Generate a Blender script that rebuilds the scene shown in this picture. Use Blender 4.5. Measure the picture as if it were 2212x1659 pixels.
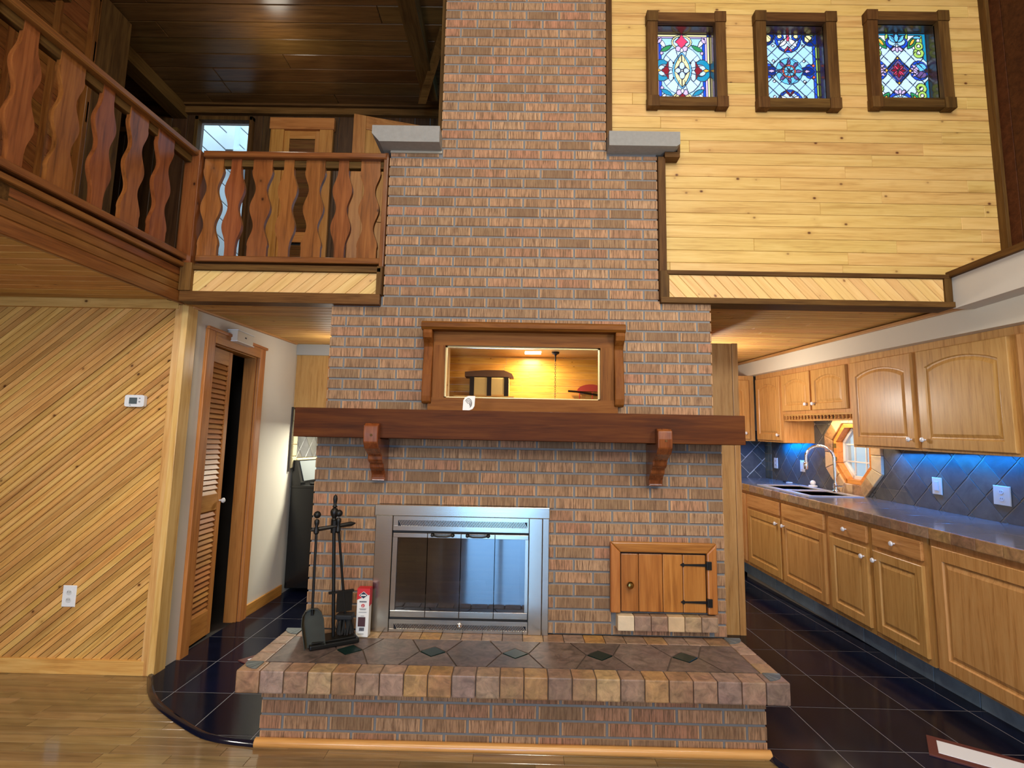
import bpy, bmesh, math, random
import numpy as np
from mathutils import Matrix, Vector
R = random.Random(7)
scene = bpy.context.scene
for o in list(bpy.data.objects): bpy.data.objects.remove(o)
COL = scene.collection
PI = math.pi

# ------------------------------------------------------------------ camera
TH, PS, RO = math.radians(6.80), math.radians(-0.514), math.radians(1.14)
fw = Vector((math.sin(PS)*math.cos(TH), math.cos(PS)*math.cos(TH), math.sin(TH)))
rt0 = Vector((math.cos(PS), -math.sin(PS), 0)); up0 = rt0.cross(fw)
rt = rt0*math.cos(RO) + up0*math.sin(RO); up = up0*math.cos(RO) - rt0*math.sin(RO)
cam = bpy.data.cameras.new('camera'); cam.sensor_width = 36; cam.lens = 36*1130/2212; cam.clip_start = .05
co = bpy.data.objects.new('camera', cam); COL.objects.link(co); scene.camera = co
mw = Matrix.Identity(4)
for i in range(3): mw[i][0] = rt[i]; mw[i][1] = up[i]; mw[i][2] = -fw[i]
mw[2][3] = 1.31
co.matrix_world = mw

# ------------------------------------------------------------------ world, lamps, exposure
scene.view_settings.view_transform = 'Standard'; scene.view_settings.look = 'None'
scene.view_settings.exposure = 0.0; scene.view_settings.gamma = 1.0
scene.view_settings.use_curve_mapping = False
w = bpy.data.worlds.new('sky'); scene.world = w; w.use_nodes = True
bg = w.node_tree.nodes['Background']; bg.inputs[0].default_value = (.32, .66, .95, 1); bg.inputs[1].default_value = .8

def area(name, loc, rot, sx, sy, power, color, spread=None):
    l = bpy.data.lights.new(name, 'AREA'); l.shape = 'RECTANGLE'; l.size = sx; l.size_y = sy
    l.energy = power; l.color = color
    if spread: l.spread = spread
    o = bpy.data.objects.new(name, l); o.location = loc; o.rotation_euler = rot; COL.objects.link(o)
    return o
def lamp(name, loc, power, color, radius=.06):
    l = bpy.data.lights.new(name, 'POINT'); l.energy = power; l.color = color; l.shadow_soft_size = radius
    o = bpy.data.objects.new(name, l); o.location = loc; COL.objects.link(o); return o
WARM = (1, .92, .77); WHITE = (1, .94, .84); COOL = (.42, .68, 1)
# daylight through the glazed opening and the high windows of the wall behind the camera
area('daylight_lower', (-.3, -4.55, 1.1), (PI/2, 0, 0), 1.14, 2.0, 150, (.22, .52, 1))
area('daylight_upper', (1.2, -4.55, 3.85), (PI/2, 0, 0), 2.2, 1.5, 310, (.9, .97, 1))
# warm lamps of the hall: one pendant near the chimney, ceiling lamps further back
lamp('hall_front_fill', (-1.5, -.8, 1.45), 95, (.92, .97, 1), .3)  # unseen fill light added to brighten hearth and low cabinets, no fixture
lamp('hall_pendant_lamp', (.95, .9, 3.75), 36, WARM, .2)
for i, (x, y, z, p) in enumerate([(.3, -.6, 5.4, 75), (-1.2, -1.8, 5.4, 75)]):
    area('hall_ceiling_lamp', (x, y, z), (0, 0, 0), .5, .5, p, WARM)
area('back_ceiling_lamp', (.3, -3.95, 3.09), (0, 0, 0), .3, .3, 60, (1, .8, .5))
area('under_loft_lamp', (-2.75, 1.6, 2.1), (0, 0, 0), .25, .25, 14, WARM)
# kitchen
lamp('kitchen_ceiling_lamp', (1.75, 4.85, 1.78), 38, WHITE, .12)
lamp('passage_fill', (1.3, 1.7, 1.9), 27, (1, .97, .92), .12)  # fill light added for the base cabinets, no fixture hangs here
area('valance_lamp', (2.86, 4.75, 1.62), (0, 0, 0), .1, .5, 5, (1, .72, .4))
area('hood_lamp', (-1.52, 5.05, 1.60), (0, 0, 0), .14, .3, 38, (1, .97, .8))
lamp('hall_lamp', (-1.5, 4.2, 1.95), 4, WHITE, .1)
BLUE = (.0, .24, 1)
area('blue_strip_lamp', (2.93, 3.35, 1.318), (0, 0, 0), .03, 1.6, 15, BLUE)
area('blue_strip_lamp', (2.93, 5.62, 1.405), (0, 0, 0), .03, .5, 10, BLUE)
# loft
area('porch_daylight', (-3.4, 5.6, 6.4), (0, 0, 0), 2.6, 1.0, 150, (.66, .86, 1))
lamp('loft_lamp', (-2.0, 3.8, 4.3), 4, WARM, .1)

# ------------------------------------------------------------------ node helpers
def mat(name): 
    m = bpy.data.materials.new(name); m.use_nodes = True
    return m, m.node_tree, m.node_tree.nodes['Principled BSDF']
def N(nt, t, **k):
    n = nt.nodes.new(t)
    for a, b in k.items():
        if a.startswith('i_'): n.inputs[int(a[2:])].default_value = b
        else: setattr(n, a, b)
    return n
def L(nt, a, b): nt.links.new(a, b)
def c4(c): return tuple(c)+(1,) if len(c) == 3 else tuple(c)
def lin(r, g, b):
    f = lambda v: (v/255/12.92) if v/255 <= .04045 else ((v/255+.055)/1.055)**2.4
    return (f(r), f(g), f(b))
def math_(nt, op, a, b=None, clamp=False):
    n = nt.nodes.new('ShaderNodeMath'); n.operation = op; n.use_clamp = clamp
    for i, v in enumerate((a, b)):
        if v is None: continue
        if isinstance(v, (int, float)): n.inputs[i].default_value = v
        else: L(nt, v, n.inputs[i])
    return n.outputs[0]
def mixc(nt, f, a, b, blend='MIX'):
    n = nt.nodes.new('ShaderNodeMix'); n.data_type = 'RGBA'; n.blend_type = blend
    for i, v in ((0, f), (6, a), (7, b)):
        if isinstance(v, (int, float)): n.inputs[i].default_value = v
        elif isinstance(v, tuple): n.inputs[i].default_value = c4(v)
        else: L(nt, v, n.inputs[i])
    return n.outputs[2]
def ramp(nt, f, stops):
    n = nt.nodes.new('ShaderNodeValToRGB'); e = n.color_ramp.elements
    while len(e) < len(stops): e.new(.5)
    for k, (p, c) in enumerate(stops): e[k].position = p; e[k].color = c4(c)
    L(nt, f, n.inputs[0]); return n.outputs[0]
def rnd(nt):
    oi = nt.nodes.new('ShaderNodeObjectInfo'); g = nt.nodes.new('ShaderNodeNewGeometry')
    return math_(nt, 'FRACT', math_(nt, 'ADD', oi.outputs['Random'], g.outputs['Random Per Island']))
def coords(nt, scale, r=None, kind='Object'):
    tc = nt.nodes.new('ShaderNodeTexCoord'); mp = nt.nodes.new('ShaderNodeMapping')
    L(nt, tc.outputs[kind], mp.inputs[0]); mp.inputs[3].default_value = scale
    if r is not None:
        v = nt.nodes.new('ShaderNodeCombineXYZ')
        L(nt, math_(nt, 'MULTIPLY', r, 71.3), v.inputs[0]); L(nt, math_(nt, 'MULTIPLY', r, 37.9), v.inputs[1]); L(nt, math_(nt, 'MULTIPLY', r, 53.1), v.inputs[2])
        L(nt, v.outputs[0], mp.inputs[1])
    return mp.outputs[0]
def noise(nt, vec, scale, detail=3, rough=.55, dist=0):
    n = nt.nodes.new('ShaderNodeTexNoise'); L(nt, vec, n.inputs['Vector']); n.inputs['Scale'].default_value = scale
    n.inputs['Detail'].default_value = detail; n.inputs['Roughness'].default_value = rough; n.inputs['Distortion'].default_value = dist
    return n.outputs[0]
def bump(nt, b, h, s, d=.004):
    n = nt.nodes.new('ShaderNodeBump'); n.inputs['Strength'].default_value = s; n.inputs['Distance'].default_value = d
    L(nt, h, n.inputs['Height']); L(nt, n.outputs[0], b.inputs['Normal'])
MATS = {}
def wood(name, dark, mid, light, grain='x', knots=None, rough=.35, coat=.25, vary=.25, gs=1.0, kn=.5, ks=1.0):
    key = (name, grain)
    if key in MATS: return MATS[key]
    m, nt, b = mat(name+'_'+grain); r = rnd(nt)
    s = {'x': (1.1, 17, 17), 'y': (17, 1.1, 17), 'z': (17, 17, 1.1)}[grain]
    s = tuple(v*gs for v in s)
    v = coords(nt, s, r)
    n1 = noise(nt, v, 1.6, 4, .6, .6)
    v2 = coords(nt, tuple(a*5 for a in s), r)
    n2 = noise(nt, v2, 1.5, 2, .5)
    f = math_(nt, 'ADD', math_(nt, 'MULTIPLY', n1, .75), math_(nt, 'MULTIPLY', n2, .25))
    c = ramp(nt, f, [(.28, dark), (.48, mid), (.72, light)])
    if knots:
        ksc = {'x': (8, 11, 11), 'y': (11, 8, 11), 'z': (11, 11, 8)}[grain]
        vk = coords(nt, tuple(a*ks for a in ksc), r)
        vo = nt.nodes.new('ShaderNodeTexVoronoi'); L(nt, vk, vo.inputs['Vector']); vo.inputs['Scale'].default_value = 1
        sep = nt.nodes.new('ShaderNodeSeparateColor'); L(nt, vo.outputs['Color'], sep.inputs[0])
        on = math_(nt, 'GREATER_THAN', sep.outputs[0], 1-kn)
        core = math_(nt, 'MULTIPLY', math_(nt, 'SUBTRACT', 1, math_(nt, 'MULTIPLY', vo.outputs['Distance'], 9.0), True), on, True)
        halo = math_(nt, 'MULTIPLY', math_(nt, 'SUBTRACT', 1, math_(nt, 'MULTIPLY', vo.outputs['Distance'], 3.6), True), on, True)
        c = mixc(nt, math_(nt, 'MULTIPLY', halo, .45), c, dark)
        c = mixc(nt, math_(nt, 'MULTIPLY', core, 1.6, True), c, knots)
    hsv = nt.nodes.new('ShaderNodeHueSaturation'); L(nt, c, hsv.inputs['Color'])
    L(nt, math_(nt, 'ADD', math_(nt, 'MULTIPLY', r, vary), 1-vary/2), hsv.inputs['Value'])
    L(nt, math_(nt, 'ADD', math_(nt, 'MULTIPLY', math_(nt, 'FRACT', math_(nt, 'MULTIPLY', r, 7.7)), .016), .492), hsv.inputs['Hue'])
    L(nt, hsv.outputs[0], b.inputs['Base Color'])
    b.inputs['Roughness'].default_value = rough; b.inputs['Coat Weight'].default_value = coat; b.inputs['Coat Roughness'].default_value = .22
    b.inputs['Specular IOR Level'].default_value = .35 if coat else .12
    bump(nt, b, n2, .12, .002)
    MATS[key] = m; return m
def plain(name, col, rough=.5, metal=0, spec=.5, coat=0, nz=0, nscale=20, emis=None, es=0, alpha=1, bmp=0):
    if name in MATS: return MATS[name]
    m, nt, b = mat(name)
    b.inputs['Base Color'].default_value = c4(col); b.inputs['Roughness'].default_value = rough; b.inputs['Metallic'].default_value = metal
    b.inputs['Specular IOR Level'].default_value = spec; b.inputs['Coat Weight'].default_value = coat; b.inputs['Alpha'].default_value = alpha
    if nz or bmp:
        n = noise(nt, coords(nt, (1, 1, 1)), nscale, 4)
        if nz: L(nt, mixc(nt, math_(nt, 'MULTIPLY', n, nz), c4(col), tuple(v*.45 for v in col)), b.inputs['Base Color'])
        if bmp: bump(nt, b, n, bmp)
    if emis: b.inputs['Emission Color'].default_value = c4(emis); b.inputs['Emission Strength'].default_value = es
    MATS[name] = m; return m
def stone(name, cols, rough=.5, nscale=9, coat=0, vary=.3, bmp=.15, spec=.5):
    """tile / brick-like mineral: per-piece colour from a ramp, cloudy mottling inside"""
    if name in MATS: return MATS[name]
    m, nt, b = mat(name); r = rnd(nt)
    c = ramp(nt, r, [(i/(max(1, len(cols)-1)), cc) for i, cc in enumerate(cols)])
    n = noise(nt, coords(nt, (1, 1, 1), r), nscale, 6, .65, .8)
    hs = nt.nodes.new('ShaderNodeHueSaturation'); L(nt, c, hs.inputs['Color'])
    f = ramp(nt, n, [(.34, (0, 0, 0)), (.70, (1, 1, 1))])
    L(nt, math_(nt, 'ADD', math_(nt, 'MULTIPLY', f, 1.5*vary), 1-.75*vary), hs.inputs['Value'])
    L(nt, math_(nt, 'ADD', math_(nt, 'MULTIPLY', noise(nt, coords(nt, (1, 1, 1), r), nscale*.4, 3), .05*vary*2), .5-.05*vary), hs.inputs['Hue'])
    L(nt, hs.outputs[0], b.inputs['Base Color']); b.inputs['Roughness'].default_value = rough; b.inputs['Coat Weight'].default_value = coat
    b.inputs['Coat Roughness'].default_value = .08; b.inputs['Specular IOR Level'].default_value = spec
    if bmp: bump(nt, b, n, bmp, .006)
    MATS[name] = m; return m
def brick_mat():
    m, nt, b = mat('wire_cut_brick'); r = rnd(nt)
    c = ramp(nt, r, [(0, lin(132, 103, 74)), (.2, lin(164, 126, 90)), (.42, lin(184, 140, 102)), (.62, lin(176, 123, 92)), (.8, lin(146, 115, 82)), (1, lin(190, 150, 112))])
    st = noise(nt, coords(nt, (150, 11, 30), r), 1, 3, .7)
    c = mixc(nt, ramp(nt, st, [(.36, (1, 1, 1)), (.6, (0, 0, 0))]), c, lin(112, 82, 58))
    blot = noise(nt, coords(nt, (14, 14, 14), r), 1, 3)
    c = mixc(nt, math_(nt, 'MULTIPLY', ramp(nt, blot, [(.45, (0, 0, 0)), (.7, (1, 1, 1))]), .35), c, lin(120, 92, 62))
    tc = nt.nodes.new('ShaderNodeTexCoord'); sp = nt.nodes.new('ShaderNodeSeparateXYZ'); L(nt, tc.outputs['Generated'], sp.inputs[0])
    e = math_(nt, 'MAXIMUM', math_(nt, 'ABSOLUTE', math_(nt, 'SUBTRACT', sp.outputs[0], .5)), math_(nt, 'MULTIPLY', math_(nt, 'ABSOLUTE', math_(nt, 'SUBTRACT', sp.outputs[1], .5)), .94))
    c = mixc(nt, math_(nt, 'MULTIPLY', math_(nt, 'GREATER_THAN', e, .466), .6), c, lin(206, 160, 114))
    L(nt, c, b.inputs['Base Color']); b.inputs['Roughness'].default_value = .8; b.inputs['Specular IOR Level'].default_value = .3
    bump(nt, b, st, .35, .004)
    return m

# ------------------------------------------------------------------ geometry helpers
WM = {}
KS = [False]
def kz(y, z): return z + (.02+.0132*z)*(y-3.3) if z > .02 else z
def tagp(o, label=None, cat=None, group=None, kind=None):
    for k, v in (('label', label), ('category', cat), ('group', group), ('kind', kind)):
        if v: o[k] = v
    return o
def setparent(o, parent, M):
    o.matrix_basis = M; WM[o.name] = M
    if parent is not None:
        o.parent = parent; o.matrix_parent_inverse = WM[parent.name].inverted()
def thing(name, loc, label, cat, group=None, kind=None):
    o = bpy.data.objects.new(name, None); o.empty_display_size = .05; COL.objects.link(o)
    setparent(o, None, Matrix.Translation(loc)); return tagp(o, label, cat, group, kind)
def structure(name, loc=(0, 0, 0)): return thing(name, loc, None, None, None, 'structure')
def mesh(name, V, F, m=None, smooth=False):
    me = bpy.data.meshes.new(name); me.from_pydata([tuple(v) for v in V], [], F); 
    if m: me.materials.append(m)
    bm = bmesh.new(); bm.from_mesh(me); bmesh.ops.recalc_face_normals(bm, faces=bm.faces); bm.to_mesh(me); bm.free()
    if smooth:
        me.polygons.foreach_set('use_smooth', [True]*len(me.polygons))
        try: me.set_sharp_from_angle(angle=math.radians(40))
        except Exception: pass
    return me
def link(name, me, parent=None, M=None):
    o = bpy.data.objects.new(name, me); COL.objects.link(o); setparent(o, parent, M or Matrix.Identity(4)); return o
class B:
    """collects shapes given in world coordinates; build() makes ONE mesh object with its origin at its middle"""
    def __init__(s): s.V = []; s.F = []
    def add(s, V, F):
        n = len(s.V); s.V += [Vector(v) for v in V]; s.F += [[n+i for i in f] for f in F]; return s
    def box(s, x0, x1, y0, y1, z0, z1, bev=0):
        if bev <= 0:
            V = [(x, y, z) for x in (x0, x1) for y in (y0, y1) for z in (z0, z1)]
            return s.add(V, [(0, 1, 3, 2), (4, 6, 7, 5), (0, 4, 5, 1), (2, 3, 7, 6), (0, 2, 6, 4), (1, 5, 7, 3)])
        bm = bmesh.new(); bmesh.ops.create_cube(bm, size=1)
        for v in bm.verts: v.co = ((x0+x1)/2+v.co.x*(x1-x0), (y0+y1)/2+v.co.y*(y1-y0), (z0+z1)/2+v.co.z*(z1-z0))
        bmesh.ops.bevel(bm, geom=bm.edges[:], offset=bev, segments=2, affect='EDGES', profile=.6)
        bm.verts.index_update(); s.add([v.co.copy() for v in bm.verts], [[v.index for v in f.verts] for f in bm.faces]); bm.free(); return s
    def prism(s, P, d, off):
        """polygon P (3-D points) swept by vector d, starting at off"""
        d = Vector(d); off = Vector(off); n = len(P)
        V = [Vector(p)+off for p in P]+[Vector(p)+off+d for p in P]
        return s.add(V, [list(range(n))[::-1], list(range(n, 2*n))]+[(i, (i+1) % n, n+(i+1) % n, n+i) for i in range(n)])
    def tube(s, path, r, n=8, caps=True, flat=1.0):
        P = [Vector(p) for p in path]; k = len(P); rr = r if isinstance(r, (list, tuple)) else [r]*k
        V = []; F = []; u = None
        for i, p in enumerate(P):
            t = (P[min(i+1, k-1)]-P[max(i-1, 0)]).normalized()
            if u is None:
                u = t.orthogonal().normalized()
            u = (u-t*u.dot(t)).normalized(); w_ = t.cross(u)
            for j in range(n):
                a = 2*PI*j/n; V.append(p+(u*math.cos(a)+w_*math.sin(a)*flat)*rr[i])
        for i in range(k-1):
            for j in range(n): F.append((i*n+j, i*n+(j+1) % n, (i+1)*n+(j+1) % n, (i+1)*n+j))
        if caps: F += [list(range(n))[::-1], list(range((k-1)*n, k*n))]
        return s.add(V, F)
    def lathe(s, prof, c, axis=(0, 0, 1), n=16):
        """prof = [(radius, height)] along axis from c"""
        ax = Vector(axis).normalized(); u = ax.orthogonal().normalized(); w_ = ax.cross(u); c = Vector(c); V = []; F = []; k = len(prof)
        for r, h in prof:
            for j in range(n):
                a = 2*PI*j/n; V.append(c+ax*h+(u*math.cos(a)+w_*math.sin(a))*max(r, .0003))
        for i in range(k-1):
            for j in range(n): F.append((i*n+j, i*n+(j+1) % n, (i+1)*n+(j+1) % n, (i+1)*n+j))
        F += [list(range(n))[::-1], list(range((k-1)*n, k*n))]
        return s.add(V, F)
    def sphere(s, c, r, n=12):
        prof = [(r*math.sin(PI*i/8), -r*math.cos(PI*i/8)) for i in range(9)]; return s.lathe(prof, c, (0, 0, 1), n)
    def turn(s, M, start=0):
        for i in range(start, len(s.V)): s.V[i] = M @ s.V[i]
        return s
    def build(s, name, m, parent=None, smooth=False):
        V = [Vector((v.x, v.y, kz(v.y, v.z))) for v in s.V] if KS[0] else s.V
        lo = Vector([min(v[i] for v in V) for i in range(3)]); hi = Vector([max(v[i] for v in V) for i in range(3)]); c = (lo+hi)/2
        return link(name, mesh(name, [v-c for v in V], s.F, m, smooth), parent, Matrix.Translation(c))
def box(name, m, parent, *a, bev=0): return B().box(*a, bev=bev).build(name, m, parent)
# plane frames: origin, u, v; n = u x v points to the viewer
class Fr:
    def __init__(s, O, U, V): s.O, s.U, s.V = Vector(O), Vector(U).normalized(), Vector(V).normalized(); s.N = s.U.cross(s.V)
    def p(s, u, v, h=0): return s.O+s.U*u+s.V*v+s.N*h
def area2(P): return .5*sum(P[i][0]*P[(i+1) % len(P)][1]-P[(i+1) % len(P)][0]*P[i][1] for i in range(len(P)))
def clip_half(P, a, b):
    """keep the part of P left of the line a->b"""
    out = []; sd = lambda p: (b[0]-a[0])*(p[1]-a[1])-(b[1]-a[1])*(p[0]-a[0])
    for i in range(len(P)):
        p, q = P[i], P[(i+1) % len(P)]; sp, sq = sd(p), sd(q)
        if sp >= 0: out.append(p)
        if sp*sq < 0: t = sp/(sp-sq); out.append((p[0]+(q[0]-p[0])*t, p[1]+(q[1]-p[1])*t))
    return out
def clip(P, C):
    for i in range(len(C)):
        if len(P) < 3: return []
        P = clip_half(P, C[i], C[(i+1) % len(C)])
    Q = []
    for p in P:
        if not Q or math.dist(p, Q[-1]) > 1e-4: Q.append(p)
    if len(Q) > 1 and math.dist(Q[0], Q[-1]) < 1e-4: Q.pop()
    return Q if len(Q) >= 3 and abs(area2(Q)) > 2e-5 else []
def rect(u0, u1, v0, v1): return [(u0, v0), (u1, v0), (u1, v1), (u0, v1)]
def inset(P, d):
    n = len(P); out = []
    for i in range(n):
        a, b, c = P[i-1], P[i], P[(i+1) % n]
        e1 = Vector((b[0]-a[0], b[1]-a[1])).normalized(); e2 = Vector((c[0]-b[0], c[1]-b[1])).normalized()
        n1 = Vector((-e1.y, e1.x)); n2 = Vector((-e2.y, e2.x)); k = 1+n1.dot(n2)
        if k < .25: return None
        q = (n1+n2)*(d/k); out.append((b[0]+q.x, b[1]+q.y))
    if area2(out) <= 0: return None
    return out
def gapped(P, g):
    return inset(P, g) or None
def rsub(r, h):
    """rectangle r minus rectangle h -> list of rectangles"""
    x0, x1, y0, y1 = r; a0, a1, b0, b1 = h
    if a0 >= x1 or a1 <= x0 or b0 >= y1 or b1 <= y0: return [r]
    out = []
    if a0 > x0: out.append((x0, a0, y0, y1))
    if a1 < x1: out.append((a1, x1, y0, y1))
    m0, m1 = max(x0, a0), min(x1, a1)
    if b0 > y0: out.append((m0, m1, y0, b0))
    if b1 < y1: out.append((m0, m1, b1, y1))
    return out
PC = {}
def piece(name, m, parent, fr, P, t, ang=0, bev=.0015, h=0, share=True):
    """one flat piece: polygon P on frame fr, thickness t rising from height h; local x runs along ang"""
    if area2(P) < 0: P = P[::-1]
    us = [p[0] for p in P]; vs = [p[1] for p in P]; cu, cv = (min(us)+max(us))/2, (min(vs)+max(vs))/2
    ca, sa = math.cos(ang), math.sin(ang)
    Q = [((p[0]-cu)*ca+(p[1]-cv)*sa, -(p[0]-cu)*sa+(p[1]-cv)*ca) for p in P]
    key = (m.name, round(t, 4), bev, tuple((round(a, 4), round(b, 4)) for a, b in Q))
    me = PC.get(key)
    if me is None:
        n = len(Q); I = inset(Q, bev) if bev else None
        V = [(a, b, 0) for a, b in Q]+[(a, b, t-(bev if I else 0)) for a, b in Q]
        F = [list(range(n))[::-1]]+[(i, (i+1) % n, n+(i+1) % n, n+i) for i in range(n)]
        if I:
            V += [(a, b, t) for a, b in I]
            F += [(n+i, n+(i+1) % n, 2*n+(i+1) % n, 2*n+i) for i in range(n)]+[list(range(2*n, 3*n))]
        else: F.append(list(range(n, 2*n)))
        me = bpy.data.meshes.new(name); me.from_pydata(V, [], F); me.materials.append(m); PC[key] = me
    X = fr.U*ca+fr.V*sa; Y = -fr.U*sa+fr.V*ca; O = fr.p(cu, cv, h)
    NN = fr.N
    if KS[0]:
        rx = Matrix.Rotation(math.atan(.02+.0132*O.z), 3, 'X'); X, Y, NN = rx @ X, rx @ Y, rx @ NN; O.z = kz(O.y, O.z)
    M = Matrix((X.to_4d(), Y.to_4d(), NN.to_4d(), O.to_4d())).transposed()
    for i in range(3): M[3][i] = 0
    M[3][3] = 1
    return link(name, me, parent, M)
def boards(name, m, parent, fr, region, width, ang, t, gap=.0012, bev=.0025, holes=(), length=None, h=0, mins=.004, off=0):
    """cover a convex region with boards of a width at an angle"""
    if area2(region) < 0: region = region[::-1]
    ca, sa = math.cos(ang), math.sin(ang)
    al = [p[0]*ca+p[1]*sa for p in region]; ac = [-p[0]*sa+p[1]*ca for p in region]
    k0 = math.floor((min(ac)-off)/width); out = []
    k = k0
    while k*width+off < max(ac):
        s0, s1 = k*width+off+gap, (k+1)*width+off-gap; x = min(al)-.01-(R.random()*length if length else 0)
        while x < max(al):
            ln = (length*(.55+.9*R.random())) if length else max(al)-x+.02
            q = [(a*ca-b*sa, a*sa+b*ca) for a, b in ((x+gap/2, s0), (x+ln-gap/2, s0), (x+ln-gap/2, s1), (x+gap/2, s1))]
            polys = [clip(q, region)]
            if holes and ang == 0 and polys[0]:
                us = [p[0] for p in polys[0]]; vs = [p[1] for p in polys[0]]; rs = [(min(us), max(us), min(vs), max(vs))]
                for hh in holes: rs = [r2 for r in rs for r2 in rsub(r, hh)]
                polys = [rect(*r) for r in rs if r[1]-r[0] > mins and r[3]-r[2] > mins]
            for P in polys:
                if P and abs(area2(P)) > 1e-4: out.append(piece(name, m, parent, fr, P, t, ang, bev, h))
            x += ln
        k += 1
    return out
def spline(P, n=8):
    P = [Vector(p) for p in P]; out = []
    for i in range(len(P)-1):
        p0, p1, p2, p3 = P[max(i-1, 0)], P[i], P[i+1], P[min(i+2, len(P)-1)]
        for k in range(n):
            t = k/n; out.append(.5*((2*p1)+(p2-p0)*t+(2*p0-5*p1+4*p2-p3)*t*t+(3*p1-p0-3*p2+p3)*t**3))
    out.append(P[-1]); return out

# ------------------------------------------------------------------ materials
PINE = dict(dark=lin(172, 128, 66), mid=lin(202, 162, 92), light=lin(218, 182, 114), knots=lin(92, 50, 22))
pine = wood('pale_pine', **PINE, rough=.45, coat=.1, vary=.12, kn=.62)
pineb = wood('pale_pine_band', dark=lin(190, 146, 84), mid=lin(214, 172, 106), light=lin(224, 188, 124), knots=lin(110, 64, 28), rough=.45, coat=.1, vary=.1, kn=.6)
pined = wood('honey_pine', dark=lin(168, 112, 54), mid=lin(204, 152, 82), light=lin(226, 182, 110), knots=lin(84, 44, 18), rough=.35, coat=.3, vary=.38, kn=.75)
pinez = wood('honey_pine', dark=lin(176, 124, 62), mid=lin(212, 166, 96), light=lin(226, 188, 124), knots=lin(96, 54, 24), grain='z', rough=.3, coat=.45, vary=.12, kn=.3)
pinex = pined
drk = dict(dark=lin(50, 31, 13), mid=lin(84, 56, 25), light=lin(110, 78, 38), rough=.55, coat=.0, vary=.2)
dkx, dky, dkz = (wood('dark_stained_wood', **drk, grain=g) for g in 'xyz')
ced = dict(dark=lin(72, 38, 14), mid=lin(114, 66, 28), light=lin(138, 88, 42), rough=.3, coat=.35, vary=.22)
cex, cey, cez = (wood('red_cedar', **ced, grain=g, knots=lin(40, 16, 6), kn=.3) for g in 'xyz')
brn = dict(dark=lin(64, 40, 16), mid=lin(100, 68, 32), light=lin(122, 86, 44), rough=.45, coat=.0, vary=.15)
ceil_loft = wood('brown_ceiling_wood', **dict(brn, rough=.35, coat=.3), grain='x')
brz = wood('brown_wall_wood', **dict(brn, dark=lin(50, 26, 12), mid=lin(72, 40, 18), light=lin(88, 52, 26), coat=0, rough=.6), grain='z')
pceil = wood('ceiling_pine', dark=lin(160, 112, 58), mid=lin(198, 150, 84), light=lin(216, 170, 104), knots=lin(90, 52, 24), rough=.55, coat=0, vary=.2, kn=.4)
beam = dict(dark=lin(52, 24, 5), mid=lin(78, 38, 9), light=lin(98, 54, 16), rough=.55, coat=.0, vary=.05)
mantx = wood('mantel_oak', **beam, grain='x', knots=lin(44, 20, 8), kn=.25, ks=.7)
mantz = wood('mantel_oak', **beam, grain='z')
corbz = wood('walnut_corbel', dark=lin(64, 28, 10), mid=lin(108, 54, 22), light=lin(140, 78, 36), grain='z', rough=.22, coat=.6, vary=.05)
mirx = wood('mirror_frame_oak', dark=lin(80, 44, 10), mid=lin(118, 70, 22), light=lin(138, 88, 34), grain='x', rough=.5, coat=.0, vary=.05)
mirz = wood('mirror_frame_oak', dark=lin(80, 44, 10), mid=lin(118, 70, 22), light=lin(138, 88, 34), grain='z', rough=.5, coat=.0, vary=.05)
cupz = wood('amber_pine', dark=lin(122, 68, 24), mid=lin(162, 100, 42), light=lin(186, 124, 60), grain='z', knots=lin(46, 20, 10), rough=.3, coat=.3, vary=.2, kn=.6, ks=.75)
cupx = wood('amber_pine', dark=lin(122, 68, 24), mid=lin(162, 100, 42), light=lin(186, 124, 60), grain='x', rough=.3, coat=.4, vary=.1)
oak = dict(dark=lin(158, 108, 54), mid=lin(194, 142, 80), light=lin(208, 160, 98), rough=.42, coat=.12, vary=.08, gs=1.6)
oakz, oakx, oaky = (wood('honey_oak', **oak, grain=g) for g in 'zxy')
louv = dict(dark=lin(142, 86, 32), mid=lin(178, 116, 52), light=lin(198, 138, 70), rough=.5, coat=.02, vary=.14)
louy, louz = wood('louver_pine', **louv, grain='y'), wood('louver_pine', **louv, grain='z')
loux = wood('louver_pine', **louv, grain='x')
floorw = wood('laminate_floor', dark=lin(80, 62, 38), mid=lin(120, 96, 62), light=lin(150, 126, 88), rough=.3, coat=.7, vary=.5, gs=.8)
floorw.node_tree.nodes['Principled BSDF'].inputs['Coat Roughness'].default_value = .1
trimq = wood('oak_quarter_round', dark=lin(170, 116, 54), mid=lin(204, 148, 78), light=lin(218, 166, 96), rough=.3, coat=.5, vary=.05)
brick = brick_mat()
mortar = plain('grey_mortar', lin(126, 124, 120), .95, nz=.4, nscale=60, bmp=.3)
white = plain('white_wall_paint', lin(216, 208, 192), .8, nz=.12, nscale=5, bmp=.04)
plast = plain('white_plastic', lin(228, 228, 226), .35)
btile = stone('black_slate_tile', [lin(13, 17, 34), lin(18, 20, 34), lin(14, 20, 44)], rough=.13, nscale=5, vary=.35, bmp=.05, spec=.12)
grout = plain('pale_grout', lin(118, 116, 122), .6)
slate = stone('grey_slate_tile', [lin(70, 70, 70), lin(90, 86, 78), lin(78, 78, 80), lin(98, 92, 80)], rough=.45, nscale=8, vary=.35)
bgrout = plain('beige_grout', lin(140, 132, 120), .85)
tan = stone('tan_slate_tile', [lin(128, 100, 78), lin(150, 122, 98), lin(166, 122, 66), lin(122, 98, 84), lin(160, 134, 116), lin(140, 104, 76), lin(172, 140, 96), lin(132, 110, 96)], rough=.5, nscale=22, vary=.5)
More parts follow.
